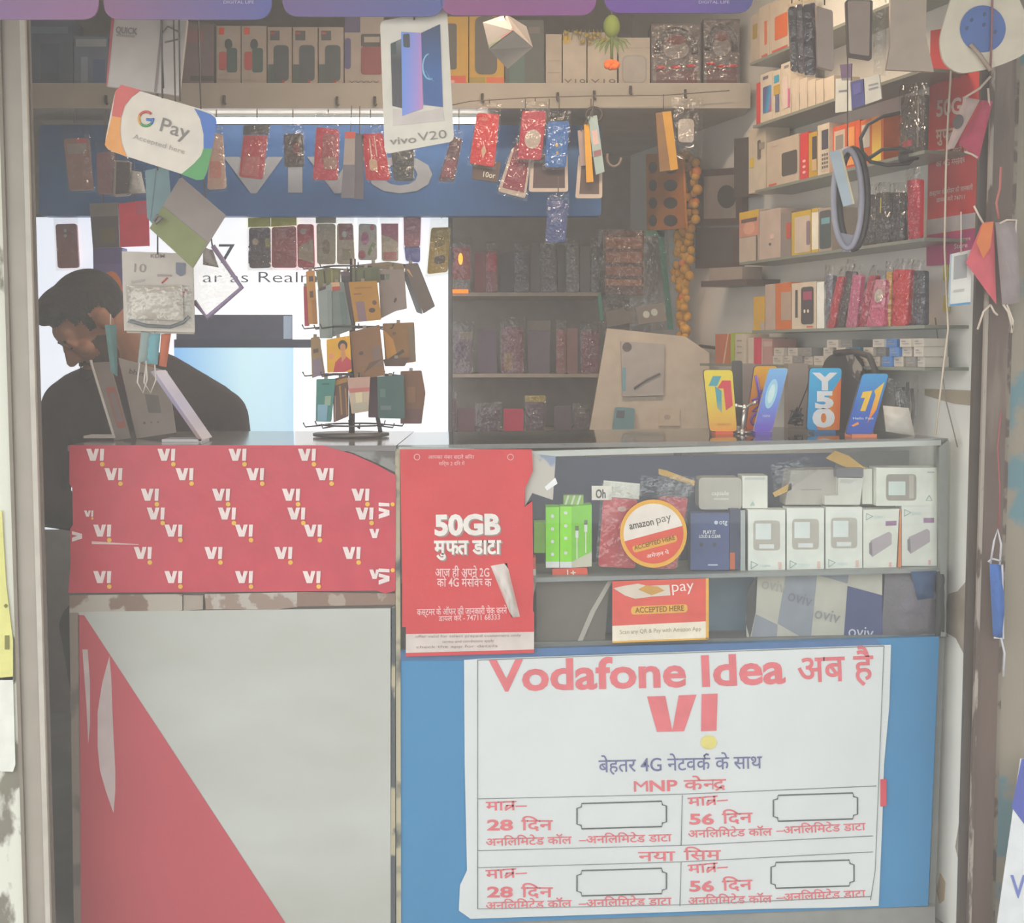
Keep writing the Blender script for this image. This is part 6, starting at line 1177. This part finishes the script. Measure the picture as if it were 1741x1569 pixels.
# posters on the outer walls
o = build('blue_white_poster', G().slab([(1735, 1290), (1800, 1290), (1800, 1620), (1688, 1620)], Y(2.70), .002, M('#c9cbcb', .5)), label='blue and white poster at the lower right edge outside', cat='poster')
g = G(); g.flat([(1737, 1290), (1800, 1290), (1800, 1480), (1720, 1372)], Y(2.70), M('#4c5596', .5), .001); g.text('V', 1718, 1744, 1526, 38, Y(2.70), M('#6a74a8', .5), .0014, .01); build('print', g, o)
o = build('yellow_bill', G().slab([(-40, 868), (3, 868), (10, 990), (22, 1090), (22, 1156), (-40, 1156)], Y(2.695), .002, M('#c9c583', .7)), label='yellow bill pasted on the flaking left outer wall', cat='poster')
g = G(); g.flat(circ(10, 1030, 4, 4, 4), Y(2.695), M('#6d6a3c'), .001); g.flat(R(8, 1080, 16, 1104), Y(2.695), M('#6d6a3c'), .001); build('print', g, o)
build('white_bill', G().slab([(-40, 1156), (22, 1150), (26, 1300), (22, 1312), (-40, 1310)], Y(2.695), .002, M('#d3d2ca', .7)), label='torn white bill below the yellow bill on left wall', cat='poster')

# ================================================================== THE MAN
GAIN, SAT = 1.0, 1.0
def cap(g, a, b, ra, rb, m=None, n=14):
    """tapered round-ended limb"""
    a, b = Vector(a), Vector(b); d = b - a; L_ = d.length; d.normalize(); pts, rad = [], []
    for k in range(5): t = math.pi / 2 * (1 - k / 4); pts.append(a - d * ra * math.sin(t)); rad.append(max(.0006, ra * math.cos(t)))
    for k in range(1, 4): pts.append(a + d * L_ * k / 4); rad.append(ra + (rb - ra) * k / 4)
    for k in range(5): t = math.pi / 2 * k / 4; pts.append(b + d * rb * math.sin(t)); rad.append(max(.0006, rb * math.cos(t)))
    g.tube(pts, rad, m, n)
def ell(g, c, r, rot=None, m=None, seg=20, rings=14):
    h = G().ball((0, 0, 0), r, None, seg, rings); R_ = rot or Matrix.Identity(3)
    g.add([R_ @ v + Vector(c) for v in h.v], h.f, m, True)
def remesh(name, g, mat, vox, parent, smooth=4, keep=None):
    me = bpy.data.meshes.new(name); loc = LOC[parent.name]; me.from_pydata([tuple(p - loc) for p in g.v], [], g.f)
    bm = bmesh.new(); bm.from_mesh(me); bmesh.ops.recalc_face_normals(bm, faces=bm.faces[:]); bm.to_mesh(me); bm.free()
    o = bpy.data.objects.new(name, me); COL.objects.link(o)
    r = o.modifiers.new('r', 'REMESH'); r.mode = 'VOXEL'; r.voxel_size = vox; s_ = o.modifiers.new('s', 'SMOOTH'); s_.iterations = smooth; s_.factor = .5
    bpy.context.view_layer.update(); m2 = bpy.data.meshes.new_from_object(o.evaluated_get(bpy.context.evaluated_depsgraph_get()))
    if keep:
        bm = bmesh.new(); bm.from_mesh(m2); bmesh.ops.delete(bm, geom=[f for f in bm.faces if not keep(f.calc_center_median() + loc)], context='FACES'); bm.to_mesh(m2); bm.free()
    o.modifiers.clear(); o.data = m2; bpy.data.meshes.remove(me); m2.materials.clear(); m2.materials.append(mat)
    m2.polygons.foreach_set('use_smooth', [True] * len(m2.polygons)); o.parent = parent; LOC[o.name] = loc; return o
MY = 3.62
def mp(px, py, dy=0.0): return P(px, py, Y(MY + dy))
man = empty('person', (mp(250, 700).x, MY, FZ), 'man in a dark jacket bending his head down behind the counter', 'person')
SKIN = M('#ad795d', .5, var=.05); JACK = M('#3e3539', .85, bump=.2, bscale=40); HAIR = M('#2c2928', .7, bump=.5, bscale=60)
# head frame: facing left of the picture and a little to the camera, bent down
hc_ = mp(156, 548, -.06)
yaw = math.radians(-62); pit = math.radians(46)      # from facing the camera (-y)
HR = Matrix.Rotation(yaw, 3, 'Z') @ Matrix.Rotation(pit, 3, 'X')
# local head axes: -y forward (face), z up, x to his left
def hp(x, y, z): return HR @ Vector((x, y, z)) + hc_
nk = mp(232, 628, .05); 
b = G()
ell(b, hp(0, .012, .030), (.076, .096, .088), HR); ell(b, hp(0, -.040, -.045), (.056, .056, .072), HR); ell(b, hp(0, -.062, -.092), (.030, .026, .022), HR)
ell(b, hp(0, -.070, .028), (.055, .026, .035), HR); cap(b, hp(0, -.094, .002), hp(0, -.112, -.034), .009, .014); ell(b, hp(.012, -.104, -.038), (.009, .011, .008), HR); ell(b, hp(-.012, -.104, -.038), (.009, .011, .008), HR)
for s_ in (1, -1):
    ell(b, hp(.030 * s_, -.086, .014), (.026, .010, .008), HR); ell(b, hp(.031 * s_, -.082, -.004), (.016, .012, .010), HR); ell(b, hp(.044 * s_, -.066, -.030), (.024, .022, .020), HR)
    ell(b, hp(.077 * s_, .016, -.010), (.010, .022, .034), HR); ell(b, hp(.082 * s_, .022, .004), (.008, .018, .018), HR)
ell(b, hp(0, -.092, -.066), (.024, .012, .006), HR); ell(b, hp(0, -.090, -.077), (.020, .012, .007), HR)
cap(b, hp(0, .03, -.05), nk, .058, .062)
tc_ = Vector((nk.x, MY + .08, nk.z))
sh = [mp(118, 690, .10), mp(376, 708, .10)]
hip = Vector((nk.x + .02, MY + .22, FZ + .60))
def torso(g, k):
    ell(g, (nk.x + .0, MY + .09, nk.z - .13), (.20 + k, .125 + k, .15 + k)); ell(g, (nk.x + .01, MY + .13, nk.z - .30), (.165 + k, .115 + k, .20 + k)); ell(g, (nk.x + .02, MY + .19, nk.z - .47), (.165 + k, .12 + k, .16 + k)); ell(g, hip, (.175 + k, .13 + k, .11 + k))
    cap(g, nk + Vector((-.05, .05, -.03)), sh[0] + Vector((.03, 0, .01)), .065 + k, .072 + k); cap(g, nk + Vector((.05, .05, -.03)), sh[1] + Vector((-.03, 0, .01)), .065 + k, .072 + k)
el = [sh[0] + Vector((-.075, -.03, -.27)), sh[1] + Vector((.05, -.02, -.28))]; wr_ = [el[0] + Vector((.20, -.05, -.04)), el[1] + Vector((-.17, -.15, -.05))]
def arms(g, k, full=True):
    for i in (0, 1):
        cap(g, sh[i], el[i], .062 + k, .048 + k); cap(g, el[i], wr_[i] if full else wr_[i] * .85 + el[i] * .15, .047 + k, .030 + k)
torso(b, 0); arms(b, 0)
for i in (0, 1):
    s_ = 1 if i == 0 else -1; w0 = wr_[i]; fd = (wr_[i] - el[i]).normalized(); sd = Vector((0, 0, 1)).cross(fd).normalized(); pc = w0 + fd * .055
    for t in (-.022, 0, .022): cap(b, w0 + fd * .01 + sd * t * .6, pc + fd * .02 + sd * t, .015, .013)
    for k, L_ in enumerate((.060, .070, .066, .052)):
        r0 = pc + fd * .03 + sd * (-.030 + .020 * k); kn = r0 + fd * L_ * .5 + Vector((0, 0, .004)); cap(b, r0, kn, .0085, .008); cap(b, kn, kn + fd * L_ * .45 + Vector((0, 0, -.02)), .008, .0065)
    t0 = w0 + fd * .025 + sd * (.03 * s_); t1 = t0 + fd * .03 + sd * (.022 * s_); cap(b, t0, t1, .011, .009); cap(b, t1, t1 + fd * .028 + Vector((0, 0, -.006)), .009, .007)
# legs of the seated man
kn_ = [hip + Vector((-.13, -.05, -.02)), hip + Vector((.13, -.05, -.02))]
for i in (0, 1):
    s_ = (-1, 1)[i]; k0 = Vector((hip.x + .12 * s_, MY - .12, FZ + .56)); f0 = Vector((hip.x + .12 * s_, MY + .02, FZ + .07))
    cap(b, hip + Vector((.09 * s_, 0, -.02)), k0, .085, .058); cap(b, k0, f0, .056, .038); cap(b, f0 + Vector((0, .03, -.03)), f0 + Vector((0, -.15, -.035)), .036, .030)
body = remesh('body', b, SKIN, .0065, man, 3)
j = G(); torso(j, .014); arms(j, .014, False)
jk = remesh('jacket', j, JACK, .010, man, 4)
sh_ = G(); cap(sh_, nk + Vector((-.02, -.02, .03)) * 1.0, nk + Vector((0, .03, -.07)), .068, .085)
remesh('shirt_collar', sh_, M('#6a3b3f', .8), .008, man, 2)
l = G()
for i in (0, 1):
    s_ = (-1, 1)[i]; k0 = Vector((hip.x + .12 * s_, MY - .12, FZ + .56)); f0 = Vector((hip.x + .12 * s_, MY + .02, FZ + .10))
    cap(l, hip + Vector((.09 * s_, 0, -.02)), k0, .097, .07); cap(l, k0, f0, .068, .055)
ell(l, hip + Vector((0, 0, -.03)), (.195, .15, .10)); remesh('trousers', l, M('#34353c', .8), .012, man, 2)
# hair: cap, sides and short beard
h = G(); ell(h, hp(0, .020, .040), (.084, .104, .092), HR); ell(h, hp(0, -.058, .092), (.058, .040, .026), HR); ell(h, hp(0, -.030, .106), (.062, .06, .030), HR)
def hk_(p):
    q_ = HR.transposed() @ (p - hc_); y, z = q_.y, q_.z
    return z > .058 - .0 * y or (y > -.045 and z > .030) or (y > .035 and z > -.045) or (abs(q_.x) > .06 and -.028 < y < -.004 and z > -.012)
remesh('hair', h, HAIR, .005, man, 2, hk_)
bd = G(); ell(bd, hp(0, -.040, -.047), (.0595, .0595, .0745), HR); ell(bd, hp(0, -.063, -.093), (.032, .028, .024), HR); ell(bd, hp(0, -.097, -.056), (.026, .010, .006), HR)
def bk_(p):
    q_ = HR.transposed() @ (p - hc_); x, y, z = q_
    return (z < -.062 and not (abs(x) < .022 and -.082 < z < -.064)) or (abs(x) > .040 and z < -.026 and y > -.050) or (-.062 < z < -.05 and y < -.09)
remesh('beard', bd, M('#4d3a31', .9), .004, man, 2, bk_)
e = G()
for s_ in (1, -1): ell(e, hp(.031 * s_, -.0905, .019), (.022, .006, .0045), HR)
remesh('eyebrows', e, HAIR, .003, man, 1)
e = G()
for s_ in (1, -1): ell(e, hp(.031 * s_, -.0895, -.005), (.012, .006, .0028), HR)
remesh('eyes', e, M('#2a201c', .3), .002, man, 1)
# ear wire by the mouth
build('ear_wire', G().tube([hp(-.02, -.10, -.06), hp(-.02, -.125, -.075), hp(-.01, -.12, -.095), hp(0, -.095, -.095)], .0016, M('#3a3638', .5), 5), man)
# stool under him
st = empty('stool', (hip.x, hip.y, FZ), 'dark stool the seated man rests on behind the counter', 'stool')
build('seat', G().box(hip.x - .17, hip.x + .17, hip.y - .14, hip.y + .17, FZ + .40, FZ + .43, M('#4a3f39', .6)), st)
for dx in (-.14, .14):
    for dy in (-.11, .14): build('leg', G().box(hip.x + dx - .015, hip.x + dx + .015, hip.y + dy - .015, hip.y + dy + .015, FZ, FZ + .40, M('#4a3f39', .6)), st)
